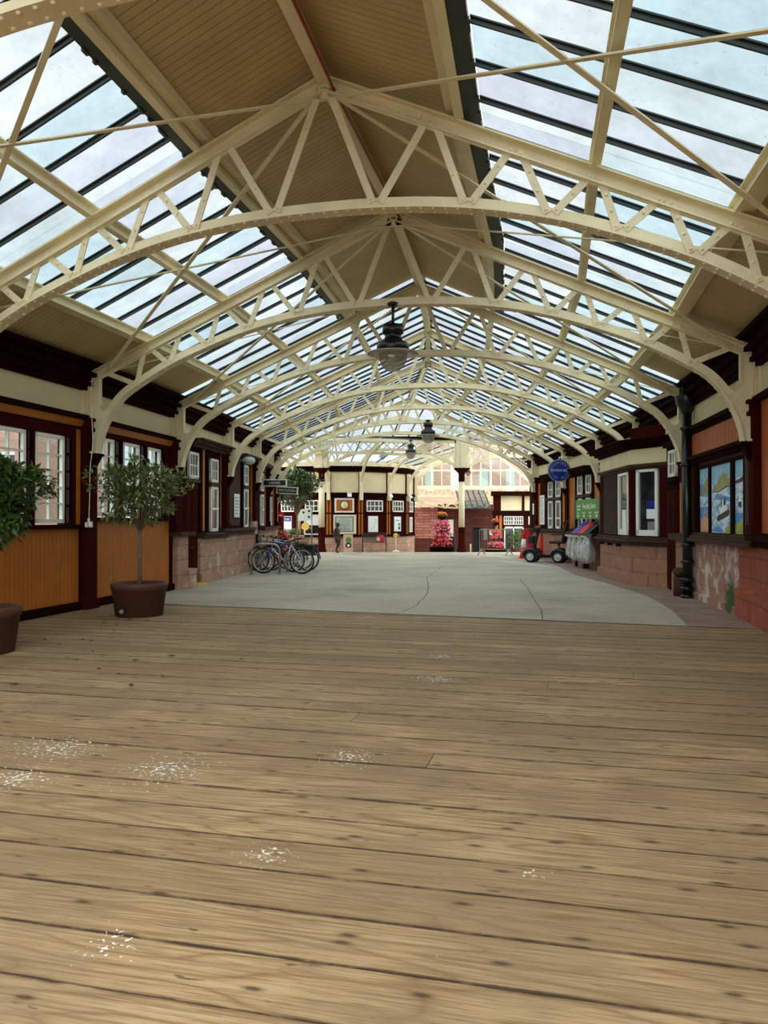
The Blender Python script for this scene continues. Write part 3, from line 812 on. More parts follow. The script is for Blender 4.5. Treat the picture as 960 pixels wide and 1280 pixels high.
w6.window(1.0,1.5,2.26,2.8,.02,2,2); w6.window(1.0,1.5,1.22,2.16,.02,1,1,None,.06,None,.026,1.7)
w6.cornice(0, w6.L+.4)

# right: corner bay at the frame's edge, mural bay, door bay, kiosk bay, pub bays
r1 = WALLS[1,1] = Wall(1,1)
r1.part('lower_wall', brown, [(0,r1.L,-.25,-.01,1.0,3.1)])
r1.part('stone_base', stone_red, [(0,r1.L,-.25,.05,0,1.05),(0,r1.L,-.25,.12,0,.38)], .01)
r1.part('ledge', darkbrown, [(0,r1.L,-.1,.2,1.12,1.2),(0,r1.L,-.1,.12,1.04,1.12)], .006)
slats(r1, 'orange_boards', orange2, .2, r1.L-.16, 1.22, 2.96, .0); r1.part('drip_mould', darkbrown, [(0,r1.L,-.05,.1,2.95,3.03)]); r1.cornice()
r2 = WALLS[1,2] = Wall(1,2)
r2.part('board_wall', brown, [(0,r2.L,-.25,-.06,.9,3.1)])
r2.part('stone_base', stone_m, [(.86,r2.L,-.25,.0,0,1.03),(.86,r2.L,-.25,.04,0,.12)], .008)
r2.part('corner_stone', stone_red, [(0,.86,-.25,.03,0,1.03),(0,.90,-.25,.08,0,.42)], .012)
r2.part('ledge', ledgebrown, [(.0,r2.L,-.1,.16,1.02,1.08),(.0,r2.L,-.1,.12,1.08,1.13),(.0,r2.L,-.1,.07,1.13,1.18)], .006)
slats(r2, 'orange_boards', orange2, .45, r2.L-.05, 2.50, 2.90, .03, .115, .02)
r2.part('drip_mould', darkbrown, [(.3,r2.L,-.05,.13,2.97,3.04),(.3,r2.L,-.05,.06,2.90,2.97)])
r2.part('shelf_mould', darkbrown, [(.2,r2.L-.1,-.05,.16,2.44,2.50),(.2,r2.L-.1,-.05,.10,2.38,2.44)])
r2.part('soffit_board', ledgebrown, [(.45,3.3,-.06,.0,2.28,2.38)])
r2.part('reveal', darkbrown, [(.42,.54,-.06,.06,1.16,2.4),(3.20,3.40,-.06,.06,1.16,2.4),(3.4,r2.L,-.06,.03,1.16,2.5)])
r2.part('reveal_post', ledgebrown, [(.24,.42,-.06,.07,1.18,2.42)])
r2.part('orange_strip', orange, [(3.46,3.54,0,.04,1.2,2.5)])
r2.cornice()
r3 = WALLS[1,3] = Wall(1,3)
r3.part('board_wall', brown, [(0,r3.L,-.25,0,0,3.1)])
r3.part('stone_base', stone_r, [(0,.84,-.25,.08,0,1.02),(.3,.9,-.25,.14,0,.40)], .01); r3.part('ledge', ledgebrown, [(0,.9,-.1,.2,1.02,1.14)], .008)
r3.part('orange_strip', orange, [(.62,.72,0,.03,1.15,2.1)])
r3.window(.93,1.45,2.24,2.76,.02,2,2)
r3.part('transom', darkbrown, [(.84,1.56,0,.08,2.13,2.21),(.84,1.60,0,.06,2.02,2.06),(.84,1.7,0,.1,2.84,2.95)])
dr = struct('door_3', r3.M); g = G(); r3.box(g,.93,1.66,0,.03,.03,2.02)
for a,b,c,d in ((1.0,1.28,.2,.9),(1.34,1.6,.2,.9),(1.0,1.28,1.05,1.9),(1.34,1.6,1.05,1.9)): r3.box(g,a,b,.025,.045,c,d)
g.build('door_leaf', brown, dr, bevel=.005); r3.cornice()
r4 = WALLS[1,4] = Wall(1,4)
r4.part('board_wall', brown, [(0,r4.L,-.25,0,0,3.1)]); r4.part('stone_base', stone_r, [(0,r4.L,-.25,.08,0,.95)]); r4.part('ledge', ledgebrown, [(0,r4.L,-.1,.2,.95,1.05)])
r4.cornice()
r5 = WALLS[1,5] = Wall(1,5)
r6 = WALLS[1,6] = Wall(1,6)
for wl, wins, ors, brs, x1 in ((r5, ((1.16,1.70),(2.08,2.62)), [(2.92,3.80),(.2,.88)], [(.9,1.08),(1.78,2.0),(2.70,2.9)], r5.L), (r6, ((.75,1.32),(1.66,2.22)), [(.12,.62),(3.36,4.02)], [(1.4,1.58),(2.32,2.5),(.62,.70)], r6.L+1.2)):
    wl.part('board_wall', brown, [(0,x1,-.25,0,0,3.1)])
    wl.part('stone_base', stone_r, [(0,x1,-.25,.10,0,.95)], .006)
    wl.part('ledge', ledgebrown, [(0,x1,-.1,.24,1.0,1.06),(0,x1,-.1,.18,.94,1.0)], .008)
    wl.part('orange_panel', orange, [(a,b,0,.03,1.1,2.75) for a,b in ors])
    wl.part('brown_strip', darkbrown, [(a,b,0,.06,1.06,2.9) for a,b in brs])
    u0, u1 = wins[0][0]-.12, wins[1][1]+.12
    wl.part('transom', ledgebrown, [(u0,u1,0,.12,2.08,2.17)])
    wl.part('lintel', darkbrown, [(u0-.1,u1+.1,0,.26,2.84,2.92),(u0-.1,u1+.1,0,.18,2.74,2.84),(u0-.1,u1+.1,0,.32,2.92,3.0)])
    for a, b in wins:
        wl.window(a,b,2.18,2.74,.02,2,2); wl.window(a,b,1.09,2.06,.02,1,1,None,.07,None,.026,1.45)
    wl.cornice(0, x1)

# pilasters under each arch
for i in range(0,8):
    for s in (-1,1):
        th = POSE[i][2]; p = lat(i, s*4.95)
        st = struct('trim_%d' % (2*i+(s+1)//2+1), TM(p.x,p.y,0,th))
        sx = -s     # towards the hall
        g = G()
        fl_ = s < 0 and i < 3
        zb = 0 if fl_ else 1.18
        hw = .14 if fl_ else .11
        g.box(0,sx*.12,-hw,hw,zb,2.80); g.box(0,sx*.15,-hw-.025,hw+.025,zb,zb+.15)
        g.box(0,sx*.17,-hw-.03,hw+.03,2.78,2.84); g.box(0,sx*.14,-hw-.01,hw+.01,2.84,2.94); g.box(0,sx*.18,-hw-.04,hw+.04,2.94,2.99)
        g.build('pilaster', brown, st, bevel=.006)
        g = G()
        g.hexa([(sx*.08,-.05,2.18),(sx*.14,-.05,2.18),(sx*.14,.05,2.18),(sx*.08,.05,2.18),(sx*.05,-.09,2.40),(sx*.24,-.09,2.40),(sx*.24,.09,2.40),(sx*.05,.09,2.40)]); g.box(0,sx*.26,-.10,.10,2.40,2.44)
        g.build('console', darkbrown, st, bevel=.004)
        g = G(); g.box(0,sx*.06,-.15,.15,2.99,3.44); g.box(sx*.06,sx*.08,-.08,.08,2.99,3.44); g.build('upper_post', cream_wall, st, bevel=.004)
# ------------------------------------------------------------------ outside, seen through the left windows
g = G(); g.box(-13.5,-9.35,20.5,27,0,4.4); ob = struct('wall_outside'); g.build('stone_house_wall', sand_out, ob)
for (x,z) in ((-9.95,1.7),(-11.2,1.7),(-12.4,1.7)):
    g = G(); g.box(x-.3,x+.3,20.42,20.52,z,z+1.5); g.build('house_window', white, ob)
    g = G(); g.box(x-.24,x-.02,20.40,20.43,z+.08,z+1.42); g.box(x+.02,x+.24,20.40,20.43,z+.08,z+1.42); g.build('house_pane', dglass, ob)
g = G(); g.box(-9.75,-9.35,20.3,20.5,0,4.4); g.build('corner_pilaster', sand_out, ob)
g = G(); g.box(-40,-5.1,-10,80,-.16,-.06); tag(g.build('ground', conc), kind='structure')
# ------------------------------------------------------------------ ticket kiosk on the right
A_, B_, C_ = Vector((5.45,19.42,0)), Vector((5.31,16.56,0)), Vector((5.80,15.58,0))
kx = thing('ticket_kiosk', 'cream and brown bay kiosk on a sandstone base, windows facing the hall', 'kiosk', TM(5.31,16.56,0))
O_ = B_.copy()
back1, back0 = Vector((6.3,15.60,0)), Vector((6.5,19.42,0))
def ring(off=0):       # plan outline, pushed out by off
    d1 = (B_-A_).normalized(); n1 = Vector((d1.y,-d1.x,0))
    d2 = (C_-B_).normalized(); n2 = Vector((d2.y,-d2.x,0))
    if n1.x > 0: n1 = -n1
    if n2.x > 0: n2 = -n2
    m = (n1+n2); m = m/ m.dot(n1)
    pa = A_+n1*off+Vector((0,off*.8,0)); pb = B_+m*off; pc = C_+n2*off+d2*off*.8
    return [(p-O_).xy[:] for p in (pa,pb,pc,back1+Vector((.0,-off*.2,0)),back0+Vector((0,off*.8,0)))]
def kring(name, m, layers, bevel=0):
    g = G()
    for off, z0, z1 in layers: g.prism(ring(off), z0, z1, 'z')
    return g.build(name, m, kx, bevel=bevel)
kring('stone_base', stone_r, [(0,.0,.90),(.06,0,.22)], .01)
kring('ledge', ledgebrown, [(.04,.84,.92),(.12,.92,.98),(.06,.98,1.03)], .006)
kring('timber_body', brown, [(-.05,1.03,2.60)])
kring('lower_cornice', ledgebrown, [(.0,2.47,2.52),(.05,2.52,2.58)], .004)
kring('cream_fascia', cream_wall, [(.0,2.58,2.90)], .004)
kring('upper_cornice', darkbrown, [(.04,2.90,2.95),(.12,2.95,3.01),(.22,3.01,3.07),(.28,3.07,3.10)], .004)
g = G(); g.prism([(-.02,2.6),(.0,.0),(.33,-.62),(.9,-.7),(.9,2.6)], 3.10, 3.14, 'z'); g.build('roof_sheet', ledgebrown, kx)
g = G(); g.hexa([(-.02,-.02,3.10),(.42,-.86,3.10),(.9,-.86,3.10),(.9,.3,3.10),(-.02,-.02,3.36),(.42,-.86,3.36),(.9,-.86,3.36),(.9,.3,3.36)])
g.build('parapet_box', brown, kx, bevel=.01)
def facem(p, q, off=.0):     # frame on a kiosk face: x from p to q, z out of the face to the hall
    d = (q-p).normalized(); nn = Vector((d.y,-d.x,0))
    if nn.x > 0: nn = -nn
    M = Matrix((d, Vector((0,0,1)), nn)).transposed().to_4x4(); M.translation = p-O_+nn*off; return M
MA = facem(A_, B_, -.05); LA = (B_-A_).length
MB = facem(B_, C_, -.05); LB = (C_-B_).length
def kwindow(M, x0, x1, z0, z1, fw, notes):
    g = G(); g.box(x0,x0+fw,z0,z1,0,.06); g.box(x1-fw,x1,z0,z1,0,.06); g.box(x0,x1,z0,z0+fw*1.6,0,.06); g.box(x0,x1,z1-fw*.7,z1,0,.06)
    o = g.build('window_frame', white, kx, M); h = G().box(x0,x1,z0,z1,.002,.012).build('pane', dglass, o)
    for (a,b,c,d,m) in notes: G().box(a,b,c,d,.012,.02).build('notice', m, o)
def post(M, x0, x1, z0=1.03, z1=2.48, th=.05): G().box(x0,x1,z0,z1,0,th).build('corner_post', brown, kx, M, bevel=.004)
kwindow(MA, 1.80, 2.66, 1.06, 2.44, .08, [(2.02,2.36,1.13,1.62,white),(2.45,2.58,1.2,1.55,redfab)])
kwindow(MB, .16, .76, 1.06, 2.46, .075, [(.42,.68,1.42,1.62,paper),(.42,.68,1.64,1.8,bluesign),(.45,.66,1.15,1.36,notegrey)])
post(MA, 2.68, LA+.05); post(MB, -.03, .14); post(MB, .80, LB+.03); post(MA, 1.66, 1.78); post(MA, 0, .30)
g = G()
for k in range(26):
    z = 1.06+k*.054; g.hexa([(.32,z,.0),(1.64,z,.0),(1.64,z,.05),(.32,z,.05),(.32,z+.05,.0),(1.64,z+.05,.0),(1.64,z+.05,.02),(.32,z+.05,.02)])
g.build('louvred_shutter', ledgebrown, kx, MA)
for x in (.4,1.2,2.0): G().box(x,x+.09,.80,.86,.06,.16).build('ledge_bracket', darkbrown, kx, MA)

# ------------------------------------------------------------------ drainpipe and other fixtures on the walls
px, py = lat(3,4.84).xy; py -= .14; px -= .04
dp = thing('drainpipe', 'thick black cast iron drainpipe with a hopper at the mural bay', 'drainpipe', TM(px,py,0))
g = G(); g.cyl((0,0,0),(0,0,3.4),.085,n=16); g.build('pipe', iron, dp)
for z in (.0,.14,.30,.62,.92,2.35,3.0): G().lathe([(.086,z),(.115,z+.01),(.115,z+.055),(.086,z+.065)], 16).build('collar', iron, dp)
g = G(); g.lathe([(.09,3.3),(.19,3.5),(.20,3.62),(.12,3.62)], 12); g.box(-.10,.10,-.09,.09,3.6,3.98); g.build('hopper', iron, dp, bevel=.004)
g = G(); g.ball((-.02,.34,.44),(.11,.11,.09),12,8); g.cyl((-.02,.34,0),(-.02,.34,.36),.10,n=12); g.cyl((0,.1,.46),(-.01,.3,.46),.045,n=10); 
bl = g.build('pipe_shoe', ledgebrown, dp)
p = w1.P(3.18,.15,0)
cb = thing('power_cable', 'thin white cable with twin sockets on the brown left pilaster', 'cable', TM(p.x,p.y,0))
q = w1.P(3.22,.18,0); 
g = G(); pts = [(.03,-.02,3.6),(.0,-.02,3.3),(.02,-.03,3.05),(.04,-.03,2.6),(.0,-.03,2.2),(-.01,-.02,1.8),(-.02,-.02,1.42)]
g.tube(catmull(pts,5), .006, 6); g.build('cable', white, cb)
g = G(); g.box(-.07,-.03,-.06,0,1.28,1.36); g.box(-.015,.035,-.06,0,1.28,1.37); g.cyl((-.02,-.03,1.36),(-.02,-.03,1.42),.02,n=8); g.build('socket', white, cb, bevel=.006)
p = w4.P(1.35,.3,2.92)
ls = thing('floodlight', 'small cream floodlight on the left wall above the tall white window', 'floodlight', TM(p.x,p.y,0))
g = G(); g.ball((0,0,2.93),(.17,.15,.11),12,8); g.build('lamp_head', greyblue, ls)
g = G(); g.bar((-.3,0,2.95),(-.1,0,2.94),.05,.05); g.build('bracket', steel, ls)

def wallnotice(wl, u0, u1, z0, z1, name, label, cat, face=paper, rim=white, lines=0, head=None, n=.03):
    M = wl.face((u0+u1)/2, n, 0); t = thing(name, label, cat, M); h = (u1-u0)/2
    G().box(-h,h,z0,z1,0,.025).build('board', rim, t, bevel=.003)
    G().box(-h+.03,h-.03,z0+.03,z1-.03,.02,.028).build('sheet', face, t)
    if lines:
        g = G()
        for k in range(lines):
            z = z1-.1-(z1-z0-.2)*k/max(1,lines-1); g.box(-h+.07,h-.07-R.random()*h*.6,z-.012,z+.012,.027,.03)
        g.build('printed_lines', notegrey, t)
    return t
wallnotice(w4, .86, 1.38, 1.46, 2.06, 'notice', 'white framed notice on the faded panel of the left wall', 'notice', lines=6)
wallnotice(r6, 2.72, 3.30, 1.22, 2.30, 'notice', 'tall white price list panel beside the pub window', 'notice', lines=14)
wallnotice(r6, 4.05, 4.3, 1.60, 2.02, 'notice', 'narrow white notice at the far end of the pub wall', 'notice', lines=3)

def seamat():
    m, nt, b = newmat('mural_sea'); n = N(nt)
    f = n.noise(n.coord(scale=(3.2,11,1)), 1.0, 5, .62, .3)
    n.l(n.ramp(f, [(.36,lin((70,140,206))),(.48,lin((168,212,238))),(.56,lin((238,246,248))),(.70,lin((120,186,228)))]), b.inputs['Base Color'])
    b.inputs['Roughness'].default_value = .45; return m
# mural of the firth: three painted panels
mu = thing('mural', 'bright blue painted mural of islands and a steamer in three panels', 'mural', r2.face(1.87,-.02,0))
MW = dict(sky=paint('mural_sky',(140,200,238),.5,.25,5,dirt=(226,240,246),dirt_amt=.5), sea=seamat(), deep=paint('mural_deep',(76,146,214),.5,.3,6,dirt=(236,246,250),dirt_amt=.8), hill=paint('mural_hill',(160,148,92),.5,.3,7,dirt=(96,92,84),dirt_amt=.8),
          green=paint('mural_green',(150,170,70),.5,.3,7,dirt=(90,116,40),dirt_amt=.7), hull=paint('mural_hull',(54,48,50),.6,.2), foam=paint('mural_foam',(244,249,250),.5,.06,5,dirt=(150,200,232),dirt_amt=.7), house=paint('mural_house',(216,160,116),.5,.25,8,dirt=(120,80,60),dirt_amt=.8))
z0, z1 = 1.19, 2.27
def mp(name, polys, par, d):     # list of (material, polygon) raised by d
    g = G(); ms = []
    for k,(m,po) in enumerate(polys):
        if m not in ms: ms.append(m)
        g.prism(po, .012, d+k*.0008, 'z', ms.index(m))
    return g.build(name, ms, par)
def rect(a,b,c,d): return [(a,c),(b,c),(b,d),(a,d)]
S_ = MW
# x grows to the reader's right: the far panel comes first
xa = (-1.31,-.65); xb = (-.56,.60); xc = (.75,1.31)
P1 = [(S_['deep'],rect(*xa,z0,z1)),(S_['sky'],rect(*xa,2.0,z1)),(S_['hill'],[(-1.28,1.82),(-1.1,1.98),(-.85,2.1),(-.65,2.12),(-.65,1.9),(-1.0,1.82)]),(S_['sea'],rect(-1.31,-.65,1.62,1.8)),
      (S_['house'],[(-1.25,z0),(-1.25,1.42),(-1.1,1.42),(-.98,1.58),(-.85,1.44),(-.72,1.4),(-.7,z0)]),(S_['hull'],[(-1.0,1.46),(-.98,1.52),(-.9,1.44)]),(S_['foam'],[(-.96,1.72),(-.86,1.78),(-.78,1.72),(-.86,1.75)])]
P2 = [(S_['sea'],rect(*xb,z0,z1)),(S_['sky'],rect(*xb,1.98,z1)),(S_['hill'],[(-.48,1.86),(-.42,1.95),(-.2,1.98),(-.05,2.10),(.02,2.06),(.10,2.16),(.22,2.09),(.32,2.12),(.46,2.02),(.60,1.99),(.60,1.93),(.3,1.93),(-.1,1.87)]),
      (S_['deep'],[(-.5,1.72),(.0,1.78),(.5,1.74),(.6,1.66),(.1,1.72)]),(S_['deep'],[(-.5,1.25),(-.2,1.3),(.1,1.24),(.1,1.2),(-.5,1.21)]),
      (S_['hull'],[(-.5,1.855),(-.1,1.86),(.3,1.92),(.60,1.925),(.6,1.905),(.3,1.90),(-.1,1.84),(-.5,1.84)]),(S_['green'],[(-.08,1.9),(.08,2.08),(.2,2.0),(.34,2.0),(.3,1.93)]),(S_['hull'],[(-.22,1.40),(-.2,1.46),(.42,1.56),(.46,1.52),(.40,1.46),(-.18,1.37)]),(S_['foam'],[(-.06,1.48),(-.04,1.58),(.1,1.62),(.3,1.63),(.32,1.55)]),(S_['hull'],rect(.0,.03,1.58,1.74)),(S_['hull'],[(.15,1.62),(.16,1.72),(.24,1.74),(.23,1.63)]),(S_['foam'],[(.03,1.62),(.14,1.70),(.14,1.63)]),
      (S_['green'],[(.18,z0),(.28,1.28),(.45,1.33),(.60,1.36),(.60,z0)])]
P3 = [(S_['sea'],rect(*xc,z0,z1)),(S_['sky'],rect(*xc,2.02,z1)),(S_['hull'],[(.75,1.97),(1.0,2.0),(1.31,2.08),(1.31,2.03),(1.05,1.94),(.75,1.93)]),(S_['deep'],rect(.75,1.31,1.3,1.5)),(S_['foam'],[(.9,1.66),(.98,1.86),(1.02,1.66)]),(S_['hull'],[(.9,1.6),(.92,1.66),(1.04,1.66),(1.03,1.57)]),
      (S_['green'],[(.75,z0),(.75,1.34),(.95,1.36),(1.15,1.42),(1.31,1.46),(1.31,z0)])]
for k, P in enumerate((P1,P2,P3)): mp('painted_panel', P, mu, .016)
g = G()
for a, b in ((-1.36,-1.31),(-.65,-.56),(.60,.75),(1.31,1.36)): g.box(a,b,z0-.02,z1+.04,0,.05)
g.box(-1.36,1.36,z0-.06,z0,0,.05); g.box(-1.36,1.36,z1,z1+.05,0,.05)
g.build('frame', darkbrown, mu)

# ------------------------------------------------------------------ pendant lamps
def pendant(x, y, ztop, s, label, rod):
    t = thing('pendant_lamp', label, 'lamp', TM(x,y,ztop), 'pendant lamps of the hall')
    L = rod
    g = G(); g.cyl((0,0,0),(0,0,-L),.022*s,n=8); g.lathe([(.05*s,0),(.09*s,-.02),(.09*s,-.05),(.03*s,-.07)],12); g.build('rod', iron, t)
    b = -L
    g = G(); g.lathe([(.04*s,b+.04),(.15*s,b+.02),(.155*s,b-.10*s),(.12*s,b-.11*s),(.12*s,b-.17*s),(.14*s,b-.18*s),(.14*s,b-.21*s),(.22*s,b-.24*s),(.235*s,b-.27*s),(.235*s,b-.36*s),(.20*s,b-.37*s)],24)
    g.build('housing', iron, t)
    g = G(); g.lathe([(.20*s,b-.365*s),(.37*s,b-.385*s),(.375*s,b-.40*s),(.21*s,b-.40*s)],28); g.build('rim', paint('lamp_rim',(168,164,150),.25,.1) if 'lamp_rim' not in bpy.data.materials else bpy.data.materials['lamp_rim'], t)
    g = G(); g.lathe([(.21*s,b-.395*s),(.205*s,b-.47*s),(.17*s,b-.56*s),(.10*s,b-.635*s),(.02*s,b-.65*s)],24); g.build('glass_bowl', lglass, t)
    g = G(); g.lathe([(.04*s,b-.40*s),(.05*s,b-.46*s),(.045*s,b-.54*s),(.01*s,b-.57*s)],10); g.build('bulb', paper, t)
    return t
pendant(.13, 11.15, 4.56, 1.0, 'large black pendant lamp with a glass bowl on the third arch', .36)
pendant(1.42, 24.75, 4.62, 1.0, 'black pendant lamp near the hall centre, above the far pink flower tower', .12)
pendant(1.08, 31.0, 4.62, .9, 'small black pendant lamp left of the one above the flower tower', .2)
pendant(-.07, 35.6, 4.62, .55, 'tiny pendant lamp in front of the round booking office roof', .1)
pendant(3.95, 36, 3.95, .55, 'tiny pendant lamp just right of the right round column', .15)
pendant(1.63, 39.5, 3.0, .5, 'tiny pendant lamp under the far lattice, left of the right column', .1)

# ------------------------------------------------------------------ trees in tubs
def crown(g, c, r, clusters, per, ll, rng, lo=-1, hollow=.45, up=.3):
    c = Vector(c); tips = []
    while len(tips) < clusters:
        v = Vector((rng.uniform(-1,1),rng.uniform(-1,1),rng.uniform(-1,1)))
        d = v.length
        if d > 1 or d < hollow*rng.random() or v.z < lo: continue
        lump = .78+.22*math.sin(5*v.x+2.1)*math.sin(4*v.y+.7)+.18*math.sin(6*v.z)
        v *= min(1.05,max(.6,lump))
        tips.append(c+Vector((v.x*r[0],v.y*r[1],v.z*r[2])))
    for p in tips:
        out = (p-c); out = Vector((out.x/r[0],out.y/r[1],out.z/r[2])); out = (out+Vector((0,0,up))+Vector((rng.uniform(-.5,.5),rng.uniform(-.5,.5),rng.uniform(-.5,.5))))
        out.normalize()
        for k in range(per):
            d = (out+Vector((rng.uniform(-1,1),rng.uniform(-1,1),rng.uniform(-1,.9)))*.95).normalized()
            L = ll*rng.uniform(.7,1.2); W_ = L*.19
            b = p+Vector((rng.uniform(-1,1),rng.uniform(-1,1),rng.uniform(-1,1)))*ll*.6
            s_ = d.cross(Vector((rng.uniform(-.6,.6),rng.uniform(-.6,.6),1)));
            if s_.length < 1e-3: continue
            s_.normalize(); nn = s_.cross(d)
            m = b+d*L*.5
            g.add([b, m+s_*W_+nn*W_*.35, b+d*L-nn*L*.12, m-s_*W_+nn*W_*.35, m-nn*0], [(0,1,4),(1,2,4),(2,3,4),(3,0,4)])
    return tips
def tub(parent, r=.40, h=.48):
    g = G(); g.lathe([(.335,0),(.385,h*.80),(.40,h*.80),(.405,h*.97),(.395,h),(.345,h),(.335,h-.06),(.0,h-.06)][:8], 40)
    o = g.build('tub', potbrown, parent)
    G().lathe([(.33,h-.07),(.2,h-.05),(.0,h-.045)],28).build('soil', soil, parent)
    return o
def tree(x, y, label, trunk_h, cz, r, clusters, per, ll, leaf, seed, lean=0, hollow=.45, lo=-1):
    rng = random.Random(seed); t = thing('potted_tree', label, 'potted tree', TM(x,y,0), 'clipped trees in brown tubs')
    tb = tub(t)
    G().cyl((-.12,-.36,.10),(-.12,-.42,.10),.03,n=10).build('drain_cap', steel, tb)
    g = G(); tips = crown(g, (lean,0,cz), r, clusters, per, ll, rng, lo, hollow); g.build('crown', leaf, t, fix=False)
    g = G(); top = Vector((lean*.5,0,trunk_h))
    g.tube([(0,0,.40),(.01,0,.9),top], [.032,.028,.026], 8)
    for p in rng.sample(tips, min(34,len(tips))):
        m = top.lerp(p,.45)+Vector((rng.uniform(-.05,.05),rng.uniform(-.05,.05),.06))
        g.tube([top-Vector((0,0,rng.uniform(0,.1))), m, p], [.014,.009,.004], 5)
    g.build('trunk', bark, t)
    return t
tree(-4.27, 8.15, 'dense dark bay tree in a brown tub, cut by the frame edge', 1.25, 1.66, (.68,.66,.58), 720, 9, .12, leaf_dk, 3)
tree(-3.59, 11.30, 'thin airy standard tree in a brown tub before the orange panel', 1.30, 1.84, (.76,.66,.56), 330, 7, .105, leaf_lt, 8, hollow=.25, lo=-.85)
tree(-3.45, 30.6, 'bushy tree beyond the bicycles, behind the hanging signs', 1.6, 2.75, (1.0,.9,.82), 420, 7, .17, leaf_dk, 5)
# ------------------------------------------------------------------ bicycles and stands
def bicycle(x, y, rz, label, fcol, forkcol, tyre_w=.022, sport=True, extra=None, rimc=None):
    t = thing('bicycle', label, 'bicycle', TM(x,y,0,rz), 'bicycles at the hoops')
    r = .335; wb = 1.05
    for wx in (0, wb):
        g = G(); g.tube([(wx+(r-tyre_w)*math.cos(a),0,r+(r-tyre_w)*math.sin(a)) for a in [2*PI*k/36 for k in range(36)]], tyre_w, 8, closed=True)
        wh = g.build('wheel', rubber, t)
        g = G(); rr = r-2*tyre_w-.008; g.tube([(wx+rr*math.cos(a),0,r+rr*math.sin(a)) for a in [2*PI*k/36 for k in range(36)]], .012, 6, closed=True); g.build('rim', rimc or silver, wh)
        g = G()
        for k in range(20):
            a = 2*PI*k/20; g.tube([(wx+.02*math.cos(a+.6),.02*(1 if k%2 else -1),r+.02*math.sin(a+.6)),(wx+rr*math.cos(a),0,r+rr*math.sin(a))], .0022, 4)
        g.cyl((wx,-.045,r),(wx,.045,r),.02,n=8); g.build('spokes', chrome, wh)
    bb = (.43,0,.29); st = (.29,0,.76); h1 = (.80,0,.80); h0 = (.835,0,.67)
    g = G(); g.tube([bb,st],.016); g.tube([st,h1],.017); g.tube([bb,h0],.020); g.tube([h0,h1],.02)
    for s in (-1,1): g.tube([(.0,s*.05,r),bb],.009); g.tube([(.0,s*.05,r),(st[0]-.01,s*.02,st[2]-.03)],.008)
    g.build('frame', fcol, t)
    g = G()
    for s in (-1,1): g.tube([(.84,s*.04,.64),(.88,s*.05,.55),(wb,s*.05,r)],[.016,.016,.011])
    g.tube([(.84,0,.66),(.835,0,.62)],.022); g.build('fork', forkcol, t)
    g = G(); g.tube([h1,(.775,0,.90),(.80,0,.93)],.013)
    g.tube([(.80,0,.93),(.80,.12,.94),(.76,.27,.95)],.011); g.tube([(.80,0,.93),(.80,-.12,.94),(.76,-.27,.95)],.011)
    hb = g.build('handlebar', black, t)
    g = G(); g.cyl((.79,.17,.945),(.755,.29,.952),.017,n=8); g.cyl((.79,-.17,.945),(.755,-.29,.952),.017,n=8); g.build('grip', rubber, hb)
    g = G(); g.tube([st,(.27,0,.87)],.013); g.build('seat_post', chrome, t)
    g = G(); g.add([(.16,-.075,.895),(.16,.075,.895),(.24,.07,.885),(.42,.02,.885),(.42,-.02,.885),(.24,-.07,.885),(.17,-.05,.86),(.17,.05,.86),(.40,.012,.865),(.40,-.012,.865)],
                   [(0,1,2,5),(5,2,3,4),(0,6,7,1),(1,7,8,3,2),(0,5,4,9,6),(6,9,8,7),(3,8,9,4)]); g.build('saddle', black, t, bevel=.01)
    g = G(); g.tube([(bb[0]+.09*math.cos(a),-.05,bb[2]+.09*math.sin(a)) for a in [2*PI*k/20 for k in range(20)]],.008,5,closed=True)
    g.tube([(bb[0],-.05,bb[2]),(bb[0]+.05,-.07,bb[2]-.16)],.01); g.tube([(bb[0],.05,bb[2]),(bb[0]-.05,.07,bb[2]+.16)],.01); g.cyl((bb[0],-.07,bb[2]),(bb[0],.07,bb[2]),.018,n=8)
    g.box(.44,.52,-.15,-.07,bb[2]-.175,bb[2]-.155); g.box(.34,.42,.07,.15,bb[2]+.15,bb[2]+.17)
    g.tube([(bb[0],-.05,bb[2]+.09),(0,-.05,r+.03)],.005,4); g.tube([(bb[0],-.05,bb[2]-.09),(0,-.05,r-.03)],.005,4)
    g.build('crankset', steel, t)
    if extra: extra(t)
    return t
def guards(t):
    for wx in (0,1.05):
        g = G(); pts = [(wx+.36*math.cos(a),0,.335+.36*math.sin(a)) for a in [PI*(.15+.85*k/12) for k in range(13)]]
        g.tube(pts, .018, 6); g.build('mudguard', black, t)
def pannier(t):
    guards(t)
    g = G(); g.box(-.28,.10,-.05,.05,.71,.73); g.tube([(-.1,.05,.72),(0,.05,.35)],.006); g.tube([(-.1,-.05,.72),(0,-.05,.35)],.006); g.build('rack', black, t)
    g = G(); g.box(-.24,.06,-.17,-.06,.42,.72); g.box(-.24,.06,.06,.17,.42,.72); g.build('pannier_bag', black, t, bevel=.03)
def basket(t):
    guards(t)
    g = G()
    for k in range(6):
        z = .72+k*.04; q = .0+k*.008; g.tube([(.90-q,-.15-q,z),(1.14+q,-.15-q,z),(1.14+q,.15+q,z),(.90-q,.15+q,z)],.006,5,closed=True)
    for a in range(5): g.tube([(.9+a*.06,-.15,.72),(.9+a*.06,-.19,.92)],.005,4); g.tube([(.9+a*.06,.15,.72),(.9+a*.06,.19,.92)],.005,4)
    g.box(.90,1.14,-.15,.15,.715,.725); g.build('basket', black, t)
whiterim = silver
b0 = math.atan2(.22,-1.04)
bicycle(-2.11,19.80,b0,'silver and blue mountain bike at the front of the bicycle rack', silver, bluep, .024, extra=lambda t: G().tube([(.29,0,.765),(.80,0,.80),(.838,0,.66)],.024).build('top_tube', bluep, t))
